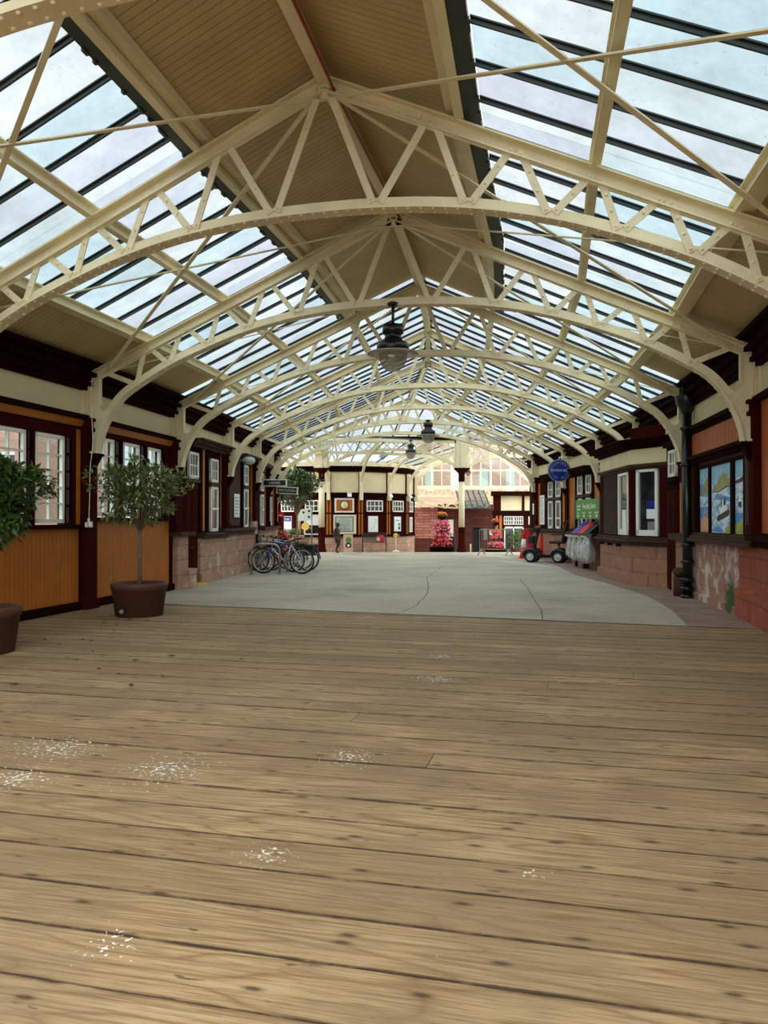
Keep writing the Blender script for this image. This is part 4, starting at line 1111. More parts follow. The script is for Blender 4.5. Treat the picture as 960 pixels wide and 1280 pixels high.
bicycle(-2.40,20.45,b0-.12,'red and black bicycle just behind the silver and blue mountain bike', redbike, black, .026)
bicycle(-2.08,21.0,b0-.05,'black touring bicycle with side bags, third from the front of the rack', black, black, .022, extra=pannier)
bicycle(-3.25,22.05,-.40,'black bicycle with a basket, handlebar raised towards the round column', black, black, .02, extra=basket)
bicycle(-2.7,21.6,b0+.1,'teal bicycle deep inside the rack, nearly hidden', teal, teal, .02, extra=guards)
for k,(x,y) in enumerate(((-3.03,19.72),(-2.95,20.7),(-2.9,21.45))):
    t = thing('cycle_stand', ('steel hoop stand in front of the silver and blue mountain bike','steel hoop stand in the middle of the bicycles','steel hoop stand at the back of the bicycles')[k], 'bike stand', TM(x,y,0,.05), 'steel hoop stands')
    g = G(); h = .36; g.tube([(-h,0,0),(-h,0,.55)]+[(-h+.2-.2*math.cos(a),0,.58+.2*math.sin(a)) for a in (0,.4,.8,1.2,1.57)]+[(h-.2+.2*math.sin(a),0,.58+.2*math.cos(a)) for a in (0,.4,.8,1.2,1.57)]+[(h,0,.55),(h,0,0)],.026,10)
    g.build('hoop', steel, t)
    g = G(); g.lathe([(.06,0),(.055,.025),(.03,.03)],12,(-h,0,0)); g.lathe([(.06,0),(.055,.025),(.03,.03)],12,(h,0,0)); g.build('foot_plate', steel, t)

# ------------------------------------------------------------------ hanging signs
def hangsign(body, x0, x1, y, z0, z1, rz, label, tilt=0):
    cx = (x0+x1)/2; h = (x1-x0)/2; zc = (z0+z1)/2; v = (z1-z0)/2
    t = thing('hanging_sign', label, 'sign', TM(cx,y,zc,rz) @ Matrix.Rotation(tilt,4,'Y'))
    G().box(-h,h,-.03,.03,-v,v).build('frame', white, t, bevel=.008)
    G().box(-h+.035,h-.035,-.036,-.02,-v+.035,v-.035).build('face', black, t)
    text(body, v*1.02, white, t, Matrix.Translation((0,-.037,-.005)) @ RX, sx=.86 if len(body) > 6 else 1)
    g = G(); g.tube([(-h*.95,.0,v),(-h*1.35,.25,v*.6)],.02,6); g.build('bracket', iron, t)
    return t
hangsign('LADIES', -3.63, -2.90, 23.0, 2.39, 2.61, -.05, 'black hanging sign with white border reading LADIES')
hangsign('GENTLEMEN', -3.58, -2.84, 25.5, 2.25, 2.49, -.2, 'black hanging sign with white border reading GENTLEMEN', .06)
t = thing('pub_sign', 'blue oval pub sign lettered STATION BAR hanging on the right', 'sign', TM(5.60,24.6,2.97,.12))
def ellipse(a, b, k=40): return [(a*math.cos(2*PI*i/k), b*math.sin(2*PI*i/k)) for i in range(k)]
g = G(); g.prism(ellipse(.37,.355), -.03, .03, 'y'); g.build('board', bluesign, t)
g = G(); E1 = ellipse(.36,.345); g.tube([(x,-.03,z) for x,z in E1], .01, 5, closed=True); g.build('border', letterdim, t)
text('STATION BAR', .095, lettergrey, t, Matrix.Translation((0,-.033,.0)) @ RX)
def arctext(body, a0, a1, rx, rz, size, par, flip):
    for k, ch in enumerate(body):
        if ch == ' ': continue
        a = a0+(a1-a0)*k/(len(body)-1); x, z = rx*math.cos(a), rz*math.sin(a)
        ang = a-PI/2 if not flip else a+PI/2
        text(ch, size, letterdim, par, Matrix.Translation((x,-.033,z)) @ Matrix.Rotation(-ang,4,'Y') @ RX, name='letter')
arctext("BELHAVEN'S", PI*.93, PI*.07, .275, .25, .115, t, False)
arctext("FINE ALES", PI*1.08, PI*1.92, .275, .25, .115, t, True)
g = G(); g.tube([(0,0,.355),(0,0,.42),(.55,.1,.45)],.018,6); g.tube([(.1,0,-.34),(.2,.02,-.6)],.012,6); g.build('bracket', white, t)

# ------------------------------------------------------------------ recycling point on the right
t = thing('recycling_stand', 'black stand with a green sign holding clear recycling sacks', 'recycling point', TM(5.80,21.90,0,PI/2+.06))
# local x runs down the hall, y to the left of it (into the hall), seen from y+
for x in (-1.06,1.12): G().box(x-.045,x+.045,-.05,.03,.0,2.06).build('post', black, t)
G().box(.1,.24,-.06,.10,0,.92).build('foot', black, t)
G().box(-1.02,1.08,-.02,.02,1.42,1.98).build('sign_board', greensign, t)
MF = Matrix.Translation((0,.022,0)) @ Matrix.Rotation(PI,4,'Z') @ RX
text('Recycling Centre', .20, white, t, Matrix.Translation((.25,.0,1.78)) @ MF @ Matrix.Translation((.42,0,0)), sx=.8)
text('re cycle', .11, white, t, Matrix.Translation((.76,0,1.80)) @ MF)
text('Station', .10, white, t, Matrix.Translation((.76,0,1.70)) @ MF)
for k, bdy in enumerate(('cans','paper','plastic','general')):
    x = .82-.54*k
    text(bdy, .09, white, t, Matrix.Translation((x,0,1.60)) @ MF)
    G().prism([(x-.10,1.53),(x+.10,1.53),(x,1.45)], .02, .026, 'y').build('arrow', white, t)
G().box(-1.2,1.15,-.28,.30,.92,1.02).build('shelf', black, t, bevel=.006)
for k,(x,m) in enumerate(((.62,bluep),(.40,bluep),(.12,redp),(-.14,redp),(-.42,black),(-.70,black))):
    g = G(); g.hexa([(x-.09,-.02,1.02),(x+.09,-.02,1.02),(x+.09,.26,1.02),(x-.09,.26,1.02),(x-.09,-.16,1.32),(x+.09,-.16,1.32),(x+.09,-.11,1.34),(x-.09,-.11,1.34)])
    g.build('flap_lid', m, t, bevel=.006)
def sack(x, y, zt, w_, h, seed, label):
    rng = random.Random(seed); b = thing('recycling_sack', label, 'sack', t.matrix_world @ TM(x,y,zt), 'clear sacks on the recycling stand')
    g = G(); K = 18; vs = []; lev = 9
    for j in range(lev):
        f = j/(lev-1); rad = w_*(.42+.62*math.sin(min(1,f*1.15)*PI*.62)) if f < .99 else w_*.5
        for k in range(K):
            a = 2*PI*k/K; q = 1+.13*math.sin(5*a+seed+3*f)+rng.uniform(-.05,.05)
            vs.append((rad*q*math.cos(a)*1.0, rad*q*math.sin(a)*.75, -h*f))
    fs = [(j*K+k,(j+1)*K+k,(j+1)*K+(k+1)%K,j*K+(k+1)%K) for j in range(lev-1) for k in range(K)]
    g.add(vs, fs, 0, True); g.f.append([(lev-1)*K+k for k in range(K)]); g.m.append(0); g.s.append(True)
    g.build('sack', bagm, b)
    g = G(); g.hexa([(-.10,.02,-.05),(.10,.02,-.05),(.08,.14,-.02),(-.08,.14,-.02),(-.12,.0,.02),(.12,.0,.02),(.10,.16,.03),(-.10,.16,.03)]); g.build('clip', white, b)
    return b
sack(.95,.20,.93,.17,.66,1,'clear sack on the recycling stand, farthest down the hall')
sack(.48,.22,.93,.18,.72,2,'clear sack on the recycling stand, next to the farthest one')
sack(.0,.22,.93,.17,.68,3,'clear sack on the recycling stand, third from the far end')
bs = sack(-.66,.24,.93,.27,.74,4,'largest clear recycling sack, holding dark rubbish, beside the kiosk')
g = G(); rng = random.Random(4)
for k in range(7): g.ball((rng.uniform(-.14,.14),rng.uniform(-.06,.12),-.6+rng.uniform(0,.22)), (rng.uniform(.05,.1),.05,rng.uniform(.03,.07)), 7, 5)
g.build('rubbish', black, bs)

# ------------------------------------------------------------------ mobility scooter
t = thing('mobility_scooter', 'dark blue four wheeled mobility scooter with a black seat', 'mobility scooter', TM(4.90,25.4,0,-.50))
def wheel(x, y, r, wd):
    g = G(); g.lathe([(r*.62,-wd/2),(r*.93,-wd/2),(r,-wd*.3),(r,wd*.3),(r*.93,wd/2),(r*.62,wd/2)],24,cap=False); M = Matrix.Translation((x,y,r)) @ RX
    wh = g.build('wheel', rubber, t, M)
    g = G(); g.lathe([(.02,wd*.52),(r*.3,wd*.5),(r*.34,wd*.35),(r*.55,wd*.35),(r*.64,wd*.52),(r*.64,-wd*.4),(.02,-wd*.4)],20); g.build('rim', greyblue, wh)
for y in (-.24,.24): wheel(.0,y,.19,.10); wheel(.92,y,.19,.11)
navy = paint('navy_shell', (26,32,46), .28, .1, 4)
g = G(); g.prism([(-.28,.16),(-.27,.30),(-.18,.42),(.08,.46),(.20,.36),(.24,.20),(.62,.20),(.68,.36),(.78,.44),(1.05,.42),(1.16,.32),(1.16,.16)], -.22, .22, 'y'); g.build('body', navy, t, bevel=.03)
g = G()
for y in (-.26,.26): g.tube([(-.24,y,.22),(-.20,y,.36),(-.06,y,.43),(.12,y,.42),(.22,y,.28)], .045, 8); g.tube([(.70,y,.26),(.76,y,.38),(.9,y,.44),(1.06,y,.40),(1.16,y,.26)], .045, 8)
g.build('mudguard', navy, t)
g = G(); g.tube([(.05,0,.42),(.10,0,.70),(.20,0,1.02)],[.075,.06,.05],10); g.box(.02,.24,-.13,.13,.98,1.14); g.tube([(.22,-.28,1.10),(.16,-.1,1.06),(.16,.1,1.06),(.22,.28,1.10)],.022,8); g.box(-.1,.06,-.12,.12,.62,.86); g.build('tiller', black, t, bevel=.02)
g = G(); g.tube([(.88,0,.40),(.88,0,.62)],.04,10); g.build('seat_post', steel, t)
g = G(); g.box(.62,1.08,-.24,.24,.62,.72); g.build('seat', black, t, bevel=.04)
g = G(); g.hexa([(1.00,-.22,.70),(1.10,-.22,.70),(1.10,.22,.70),(1.00,.22,.70),(1.10,-.20,1.22),(1.19,-.20,1.22),(1.19,.20,1.22),(1.10,.20,1.22)]); g.hexa([(1.12,-.11,1.24),(1.20,-.11,1.24),(1.20,.11,1.24),(1.12,.11,1.24),(1.14,-.12,1.40),(1.22,-.12,1.40),(1.22,.12,1.40),(1.14,.12,1.40)]); g.build('backrest', black, t, bevel=.03)
for s in (-1,1): G().hexa([(.72,s*.28-.035,.90),(1.08,s*.28-.035,.90),(1.08,s*.28+.035,.90),(.72,s*.28+.035,.90),(.72,s*.28-.035,.95),(1.08,s*.28-.035,.95),(1.08,s*.28+.035,.95),(.72,s*.28+.035,.95)]).build('armrest', black, t, bevel=.015)
p = t.matrix_world
# ------------------------------------------------------------------ cones, barrier, red screen
t = thing('traffic_cone', 'plain tall red traffic cone standing behind the mobility scooter', 'traffic cone', TM(5.76,28.2,0))
g = G(); g.lathe([(.15,.02),(.10,.45),(.05,.80),(.03,.95),(.0,.96)],20); g.build('cone', redp, t); G().box(-.17,.17,-.17,.17,0,.03).build('base', redp, t, bevel=.008)
t = thing('traffic_cone', 'red traffic cone with a broad white band beside the crowd barrier', 'traffic cone', TM(5.06,27.85,0))
g = G(); zz = lambda z: .16-.128*z; g.lathe([(zz(.03),.03),(zz(.38),.38)],20); g.lathe([(zz(.70),.70),(.03,1.0),(.0,1.01)],20); g.build('cone', redp, t)
g = G(); g.lathe([(zz(.38)+.003,.38),(zz(.70)+.003,.70)],20); g.build('white_band', white, t); G().box(-.19,.19,-.19,.19,0,.03).build('base', redp, t, bevel=.008)
t = thing('crowd_barrier', 'thin steel crowd barrier in front of the far flower tower', 'barrier', TM(4.42,30.6,0,-.25))
g = G(); g.tube([(-.62,0,.12),(-.62,0,1.0),(.62,0,1.0),(.62,0,.12)],.02,8); g.tube([(-.62,0,.22),(.62,0,.22)],.018,8); g.build('frame', steel, t)
g = G()
for k in range(1,12): g.tube([(-.62+1.24*k/12,0,.22),(-.62+1.24*k/12,0,1.0)],.007,6)
g.build('bars', steel, t)
for x in (-.55,.55): G().tube([(x-.10,-.34,.015),(x,0,.22),(x+.10,.34,.015)],.022,8).build('foot', steel, t)
t = thing('folding_screen', 'red folded screen leaning behind the white banded cone', 'screen', TM(5.65,29.6,0,.1))
for k,(x,rz) in enumerate(((-.16,-.3),(.17,.35))):
    g = G(); g.box(-.19,.19,-.02,.02,.10,1.02); g.build('panel', redfab if k != 1 else redp, t, TM(x,0,0,rz), bevel=.01)
    G().box(-.2,-.16,-.03,.03,0,1.04).build('upright', redfab, t, TM(x,0,0,rz))
# ------------------------------------------------------------------ round booking office
DX, DY, DR = -2.18, 38.15, 3.65
dst = struct('wall_back', TM(DX,DY,0))
def postdir(a): return Vector((math.sin(a), -math.cos(a), 0))     # a measured from the camera-facing side, positive to the right
DELTA = math.radians(22.5); A0 = math.radians(-4.6)
FAC = range(-5, 6)
FB = -.45           # the floor drops behind the ramp's crest
def facet(k): return A0+DELTA*k, A0+DELTA*(k+1)
def fM(k):
    a, b = facet(k); p = (postdir(a)+postdir(b))*.5*DR; th = (a+b)/2
    return Matrix.Translation((DX+p.x, DY+p.y, 0)) @ Matrix.Rotation(th, 4, 'Z'), DR*math.sin(DELTA/2)
ZST, ZR, ZW0, ZW1, ZB0, ZB1, ZC1, ZT = .64, .72, 1.74, 2.28, 2.34, 2.62, 3.55, 3.82
def poly16(off=0, n=16): return [((DR+off)*math.sin(A0+DELTA*k), -(DR+off)*math.cos(A0+DELTA*k)) for k in range(n)]
def dring(name, m, layers, bevel=0):
    g = G()
    for off, z0, z1 in layers: g.prism(poly16(off), z0, z1, 'z')
    return g.build(name, m, dst, bevel=bevel)
dring('stone_base', stone, [(.04,FB,ZST)], .01)
dring('dado_rail', darkbrown, [(.08,ZST-.02,ZR)])
dring('board_wall', brown, [(0,ZST,ZB0)])
dring('mid_rail', darkbrown, [(.04,1.66,1.72)])
dring('band', darkbrown, [(.03,ZB0,ZB1-.06),(.10,ZB1-.10,ZB1)])
dring('cream_drum', cream_wall, [(-.01,ZB1,ZC1)])
dring('fascia', darkbrown, [(.04,ZC1,ZT),(.14,ZT-.08,ZT)])
g = G(); g2 = G(); g3 = G()
for k in range(-6, 7):
    a = A0+DELTA*k; d = postdir(a); t_ = Vector((d.y,-d.x,0)); c = d*DR
    M_ = lambda g, w_, o0, o1, z0, z1, sh=0: g.hexa([c+t_*(sh-w_)+d*o0+Vector((0,0,z0)),c+t_*(sh+w_)+d*o0+Vector((0,0,z0)),c+t_*(sh+w_)+d*o1+Vector((0,0,z0)),c+t_*(sh-w_)+d*o1+Vector((0,0,z0)),
                                        c+t_*(sh-w_)+d*o0+Vector((0,0,z1)),c+t_*(sh+w_)+d*o0+Vector((0,0,z1)),c+t_*(sh+w_)+d*o1+Vector((0,0,z1)),c+t_*(sh-w_)+d*o1+Vector((0,0,z1))])
    M_(g, .09, -.05, .05, ZB1, ZC1)
    M_(g2, .115, -.05, .035, ZR, 1.66); M_(g2, .115, -.05, .035, 1.72, ZB0)
    for sh in (-.15,.15): M_(g, .045, -.08, .05, ZR, ZB0, sh*1.05); M_(g, .012, -.08, .045, ZR, ZB0, sh*.12)
g.build('drum_post', brown, dst); g2.build('orange_pilaster', orange, dst)
def dwindow(k, cols, rows, x0, x1, z0, z1):
    M, h = fM(k); st = struct(wname(), M); g = G(); f = .05
    g.box(x0,x0+f,-.05,.01,z0,z1); g.box(x1-f,x1,-.05,.01,z0,z1); g.box(x0,x1,-.05,.01,z0,z0+f); g.box(x0,x1,-.05,.01,z1-f,z1)
    for c in range(1,cols): x = x0+(x1-x0)*c/cols; g.box(x-.016,x+.016,-.04,.01,z0,z1)
    for c in range(1,rows): z = z0+(z1-z0)*c/rows; g.box(x0,x1,-.04,.01,z-.016,z+.016)
    g.build('window_frame', white, st); G().box(x0+.02,x1-.02,-.018,-.01,z0+.02,z1-.02).build('pane', dglass, st); return st
for k in (-4,-3,-2,-1,1,2,3): dwindow(k, 4, 2, -.42, .42, ZW0+.02, ZW1)
tw = dwindow(-1, 1, 1, -.46, .46, .72, 1.62)
G().box(-.38,.38,-.03,-.02,1.15,1.56).build('blind', paper, tw)
G().box(-.40,.40,-.035,-.022,1.05,1.10).build('counter', darkbrown, tw)
def dthing(k, name, label, cat, x0, x1, z0, z1, rim, faces):
    M, h = fM(k); t = thing(name, label, cat, M)
    G().box(x0,x1,-.055,-.005,z0,z1).build('board', rim, t, bevel=.004)
    for q,(nm,(a,b,c,d,m)) in enumerate(faces): G().box(a,b,-.058-.003*q,-.05,c,d).build(nm, m, t)
    return t
t = dthing(0,'history_panel','large grey green information panel in a cream frame on the booking office','notice board',-.56,.52,.76,1.62,cream,[('sheet',(-.44,.40,.84,1.55,notegrey)),('sheet_centre',(-.38,.34,.90,1.50,greyblue))])
g = G()
for k,(z,wd_) in enumerate(((1.42,.2),(1.33,.3),(1.24,.26),(1.17,.24),(1.10,.28),(1.03,.2))): g.box(-wd_,wd_-.04,-.067,-.06,z-.012,z+.012)
for x in (-.24,-.06,.12): g.box(x,x+.12,-.066,-.06,.93,.99)
g.build('printed_lines', notegrey, t)
M, h = fM(0); t = thing('wall_clock', 'round cream clock on an orange square with a white frame', 'clock', M)
G().box(-.46,.42,-.05,-.005,1.72,2.36).build('frame', white, t, bevel=.004); G().box(-.38,.34,-.056,-.04,1.79,2.30).build('panel', orange, t)
g = G(); g.lathe([(.20,0),(.20,.05),(.165,.06)],28); g.build('bezel', black, t, Matrix.Translation((-.02,-.055,2.05)) @ RX)
g = G(); g.lathe([(.165,0),(.165,.062),(.0,.064)],28); g.build('dial', cream, t, Matrix.Translation((-.02,-.055,2.05)) @ RX)
g = G(); g.bar((-.02,-.122,2.05),(.06,-.122,2.05),.012,.004,(0,1,0)); g.bar((-.02,-.122,2.05),(-.02,-.122,2.17),.012,.004,(0,1,0)); g.build('hands', black, t)
t = dthing(-2,'poster','white poster with a deep blue heading left of the sign post','poster',-.22,.26,.74,1.56,white,[('heading',(-.20,.24,1.32,1.54,bluesign)),('sheet',(-.20,.24,.77,1.31,paper))])
text('LABEL', .12, white, t, Matrix.Translation((.02,-.064,1.42)) @ RX)
t = dthing(-3,'poster','white poster at the far left of the booking office, beside the wall end','poster',-.2,.25,.76,1.5,white,[('sheet',(-.17,.22,.8,1.46,paper))])
t = dthing(1,'poster','pale blue map poster above the metal bench','poster',-.34,.16,.84,1.56,white,[('sheet',(-.29,.11,.90,1.50,paper))])
g = G(); rng = random.Random(2)
for k in range(9): x = rng.uniform(-.24,.05); z = rng.uniform(.95,1.4); g.box(x,x+.06,-.066,-.06,z,z+.03)
g.build('map_marks', greyblue, t)
t = dthing(2,'poster','white poster with green and dark pictures above the sanitiser post','poster',-.30,.20,.86,1.54,white,[('sheet',(-.26,.16,.90,1.50,paper))])
G().box(-.2,.06,-.066,-.06,1.34,1.38).build('heading', notegrey, t); G().box(-.02,.12,-.066,-.06,1.12,1.24).build('picture', greensign, t); G().box(-.02,.12,-.066,-.06,.94,1.08).build('picture', bluesign, t)
t = dthing(3,'poster','narrow pale poster at the right edge of the round booking office','poster',-.28,.26,.80,1.52,white,[('sheet',(-.23,.21,.85,1.47,greyblue))])
for k, lab in ((0,'white security lamp left on the booking office band'),(1,'white security lamp above the map poster'),(2,'white security lamp right on the booking office band')):
    M, h = fM(k); t = thing('security_lamp', lab, 'lamp', M); x = .72 if k else .2
    g = G(); g.hexa([(x-.09,-.30,2.42),(x+.09,-.30,2.42),(x+.09,-.12,2.52),(x-.09,-.12,2.52),(x-.09,-.26,2.52),(x+.09,-.26,2.52),(x+.09,-.10,2.62),(x-.09,-.10,2.62)]); g.build('lamp_head', white, t); G().bar((x,.0,2.60),(x,-.2,2.56),.05,.05).build('bracket', steel, t)
# curved ribs springing from the drum and the conical glass roof they carry
RO, ZO, ZI = 6.6, 4.72, 3.92
for j, k in enumerate(range(-4, 8)):
    a = A0+DELTA*k; st = thing('radial_rib', 'cream curved roof rib over the booking office, number %s from the left of the fan' % ('one','two','three','four','five','six','seven','eight','nine','ten','eleven','twelve')[j], 'roof rib', TM(DX,DY,0,a))
    st['label'] = 'cream curved rib rising from the booking office roof, %s counted from the left' % ('first','second','third','fourth','fifth','sixth','seventh','eighth','ninth','tenth','eleventh','last')[j]
    st['group'] = 'radial roof ribs'
    P = catmull([(DR+.10,2.30),(DR+.12,2.8),(DR+.28,3.3),(DR+.75,3.85),(DR+1.5,4.2),(DR+2.95,4.55)],5)
    g = G(); vs = []
    for i,(r_,z_) in enumerate(P):
        p0 = P[max(0,i-1)]; p1 = P[min(len(P)-1,i+1)]; dx,dz = p1[0]-p0[0],p1[1]-p0[1]; L = math.hypot(dx,dz); nx,nz = -dz/L,dx/L
        vs += [(-.045,-r_-nx*.0,z_+nz*-.05),(.045,-r_,z_+nz*-.05),(.045,-(r_+nx*.10),z_+nz*.07),(-.045,-(r_+nx*.10),z_+nz*.07)]
    fs = [(0,1,2,3),tuple(len(vs)-4+q for q in (3,2,1,0))]+[(i*4+q,(i+1)*4+q,(i+1)*4+(q+1)%4,i*4+(q+1)%4) for i in range(len(P)-1) for q in range(4)]
    g.add(vs, fs); g.box(-.075,.075,-DR-.19,-DR-.02,2.28,3.55); g.build('curved_rib', cream, st)
    G().bar((0,-DR+.1,ZI+.02),(0,-RO,ZO+.02),.06,.10).build('rafter', cream, st)
st = struct(wname(), TM(DX,DY,0)); g = G(); K = 60; a0 = A0-DELTA*4.5; a1 = A0+DELTA*8.5
for i in range(K):
    a = a0+(a1-a0)*i/K; b = a0+(a1-a0)*(i+1)/K; u = Vector((0,0,.008))
    q = [postdir(a)*(DR-.1)+Vector((0,0,ZI+.10)),postdir(a)*RO+Vector((0,0,ZO+.10)),postdir(b)*RO+Vector((0,0,ZO+.10)),postdir(b)*(DR-.1)+Vector((0,0,ZI+.10))]
    g.add(q, [(0,1,2,3)])
g.build('pane', rglass, st)
for i in range(K+1):
    a = a0+(a1-a0)*i/K
    if i%2 == 0:
        u = Vector((0,0,.08)); G().bar(postdir(a)*(DR-.1)+Vector((0,0,ZI))+u, postdir(a)*RO+Vector((0,0,ZO))+u, .035, .04).build('glazing_bar', bardark, st)
g = G(); g2 = G()
for i in range(K):
    a = a0+(a1-a0)*i/K; b = a0+(a1-a0)*(i+1)/K
    for r_, z_ in ((RO,ZO-.02),(DR+1.5,4.22+.06)): g.bar(postdir(a)*r_+Vector((0,0,z_)), postdir(b)*r_+Vector((0,0,z_)), .05, .12)
    g2.bar(postdir(a)*(DR+.05)+Vector((0,0,ZI)), postdir(b)*(DR+.05)+Vector((0,0,ZI)), .06, .16)
g.build('ring_beam', cream, st); g2.build('inner_ring', cream, st)

# ------------------------------------------------------------------ round iron columns and lattice girders
def column(x, y, label):
    t = thing('iron_column', label, 'column', TM(x,y,0), 'round iron columns')
    g = G(); g.lathe([(.21,0),(.21,.08),(.19,.12),(.175,.14),(.175,.30),(.165,.33),(.15,.34),(.15,1.0),(.165,1.02),(.165,1.06),(.13,1.07)],24); g.build('base', brown, t)
    g = G(); g.lathe([(.13,1.06),(.125,3.06)],24); g.build('shaft', cream, t)
    g = G(); g.lathe([(.135,3.04),(.135,3.38),(.16,3.42),(.26,3.52),(.33,3.58),(.33,3.63)],24); g.build('capital', brown, t)
    g = G(); g.box(-.24,.24,-.16,.16,3.63,5.0); g.box(-.30,.30,-.05,.05,3.63,4.9); g.box(-.05,.05,-.22,.22,3.63,4.9)
    for k in range(16):
        for xx in (-.16,.16): g.dome((xx,-.16,3.72+k*.075),(0,-1,0),.018,5)
    g.build('riveted_head', cream, t); return t
C1, C2 = Vector((-2.70,33.3,0)), Vector((3.36,33.3,0))
column(C1.x, C1.y, 'cream round iron column with brown foot, before the white ticket window'); column(C2.x, C2.y, 'cream round iron column with brown foot, beside the pink flower tower')
def girder(a, b, zs, zc, zt, label, n=14, yo=0):
    d = b-a; L = d.length; M = TM(a.x,a.y,0,math.atan2(d.y,d.x)); t = thing('lattice_girder', label, 'girder', M)
    P = [(L*i/28, zs+(zc-zs)*(1-abs(2*i/28-1)**2.6)) for i in range(29)]
    g = G(); sweep(g, P, -.05, .05, -.02, .02); sweep(g, P, -.07, -.05, -.08, .08); g.build('arch_chord', cream, t)
    G().box(0,L,-.05,.05,zt-.06,zt+.06).build('top_chord', cream, t)
    for i in range(n):
        x0, x1 = L*i/n, L*(i+1)/n
        f = lambda x: zs+(zc-zs)*(1-abs(2*x/L-1)**2.6)
        g = G(); g.bar((x0,-.02,f(x0)),(x1,-.02,zt),.05,.02,(0,1,0)); g.bar((x0,.02,zt),(x1,.02,f(x1)),.05,.02,(0,1,0)); g.build('lattice_bars', cream, t)
    return t
girder(C1+Vector((.2,0,0)), C2-Vector((.2,0,0)), 3.7, 4.44, 4.78, 'cream lattice girder arching between the two round columns')
e7 = lat(7,4.9); girder(C2+Vector((.25,0,0)), Vector((7.2,33.0,0)), 3.7, 4.15, 4.6, 'cream lattice girder running right from the right round column', 10)
girder(Vector((-6.2,32.6,0)), C1-Vector((.25,0,0)), 3.7, 4.35, 4.7, 'cream lattice girder running left from the left round column', 9)
g = G(); g.box(-6.4,7.2,33.18,33.42,4.84,5.0); tag(g.build('gutter_beam', darkbrown), 'long dark brown beam across the hall end above the round columns', 'beam')

# ------------------------------------------------------------------ beyond the columns: glazed gable, brick wall, second building
gs = struct(wname(), TM(0,46,0)); poly = [(1.6,3.35),(8.9,3.35),(8.9,3.5),(7.1,4.95),(6.2,5.6),(1.6,5.6)]
G().prism(poly, -.004, .004, 'y').build('pane', cglass, gs)
def topz(x): return 5.6 if x < 6.2 else (5.6-(x-6.2)*.72 if x < 7.1 else 4.95-(x-7.1)*.80)
g = G()
for k in range(13):
    x = 1.7+k*.585; g.box(x-(.05 if k%2==0 else .02),x+(.05 if k%2==0 else .02),-.05,.05,3.35,topz(x))
g.box(1.6,8.9,-.06,.06,3.28,3.42); g.box(1.6,7.8,-.04,.04,4.30,4.38); g.bar((6.2,0,5.62),(7.1,0,4.98),.1,.1,(0,1,0)); g.bar((7.1,0,4.98),(8.95,0,3.5),.16,.14,(0,1,0))
g.build('gable_frame', cream, gs)
t = thing('lattice_girder', 'straight cream lattice girder under the far glazed gable', 'girder', TM(1.2,44.5,0)); L = 8
G().box(0,L,-.05,.05,3.15,3.25).build('top_chord', cream, t); G().box(0,L,-.05,.05,2.72,2.82).build('bottom_chord', cream, t)
for k in range(16): g = G(); g.bar((L*k/16,0,2.77),(L*(k+.5)/16,0,3.2),.06,.03,(0,1,0)); g.bar((L*(k+.5)/16,0,3.2),(L*(k+1)/16,0,2.77),.06,.03,(0,1,0)); g.build('lattice_bars', cream, t)
t = thing('scalloped_valance', 'cream pierced canopy edge drooping above the far brick wall', 'canopy', TM(1.2,42.6,0))
for k in range(11):
    x0 = k*.73; P = [(x0+.73*i/10, 2.05+.24*math.sin(PI*i/10)) for i in range(11)]
    g = G(); sweep(g, P, -.04, .04, -.04, .04); g.bar((x0,0,2.45),(x0+.73,0,2.45),.06,.06)
    for i in range(1,10): g.bar((P[i][0],0,P[i][1]),(P[i][0],0,2.45),.03,.03)
    g.build('scallop', cream, t)
g = G()
for k in range(10):
    a = PI*k/10; b = PI*(k+1)/10
    p = [Vector((4.0-2.2*math.cos(q),0,2.75-.75*math.sin(q))) for q in (a,b)]
    g.hexa([p[0]+Vector((0,43,0)),p[1]+Vector((0,43,0)),p[1]+Vector((0,45.5,.25)),p[0]+Vector((0,45.5,.25)),p[0]+Vector((0,43,.05)),p[1]+Vector((0,43,.05)),p[1]+Vector((0,45.5,.30)),p[0]+Vector((0,45.5,.30))])
tag(g.build('vaulted_canopy', cream_shaded), 'curved olive underside of a canopy above the far brick wall', 'canopy')
gw = struct(wname()); A = Vector((4.2,40.0,2.35)); g = G()
slabquad(g, Vector((4.1,41,2.0)), Vector((5.7,41,2.0)), Vector((5.7,44,3.1)), Vector((4.1,44,3.1)), .01); g.build('pane', rglass, gw)
for k in range(6): f = k/5; G().bar(Vector((4.1+1.6*f,41,1.97)), Vector((4.1+1.6*f,44,3.07)), .06,.05).build('glazing_bar', bardark, gw)
st = struct('wall_far', TM(0,43.5,0))
G().box(1.2,3.05,0,.3,-1.2,2.1).build('brick_wall', brick_sunlit, st); G().box(1.2,3.1,-.04,0,-1.2,.35).build('brick_base', brick_dark, st)
G().box(3.05,5.02,.04,.3,-1.2,2.3).build('brick_wall', brick_dark, st); G().box(5.02,5.46,.04,.3,.95,2.3).build('brick_wall', brick_dark, st); G().box(5.46,7.6,.04,.3,-1.2,2.3).build('brick_wall', brick_dark, st)
G().box(5.02,5.46,.25,.28,-1.2,.95).build('door_leaf', black, tag(struct('door_4', TM(0,43.5,0))))
t = thing('poster', 'narrow pale blue poster just left of the right round column', 'poster', TM(3.75,43.5,0)); G().box(-.17,.17,-.05,.04,.05,1.4).build('board', white, t); G().box(-.12,.12,-.06,-.04,.1,1.3).build('sheet', paper, t)
for x, z0, z1, lab in ((5.72,.25,.9,'small dark notice right of the far doorway'),(6.05,.55,.8,'small white notice on the dark brick wall')):
    t = thing('notice', lab, 'notice', TM(x,43.5,0)); G().box(-.1,.1,-.02,.05,z0,z1).build('board', white if z0 > .5 else notegrey, t)
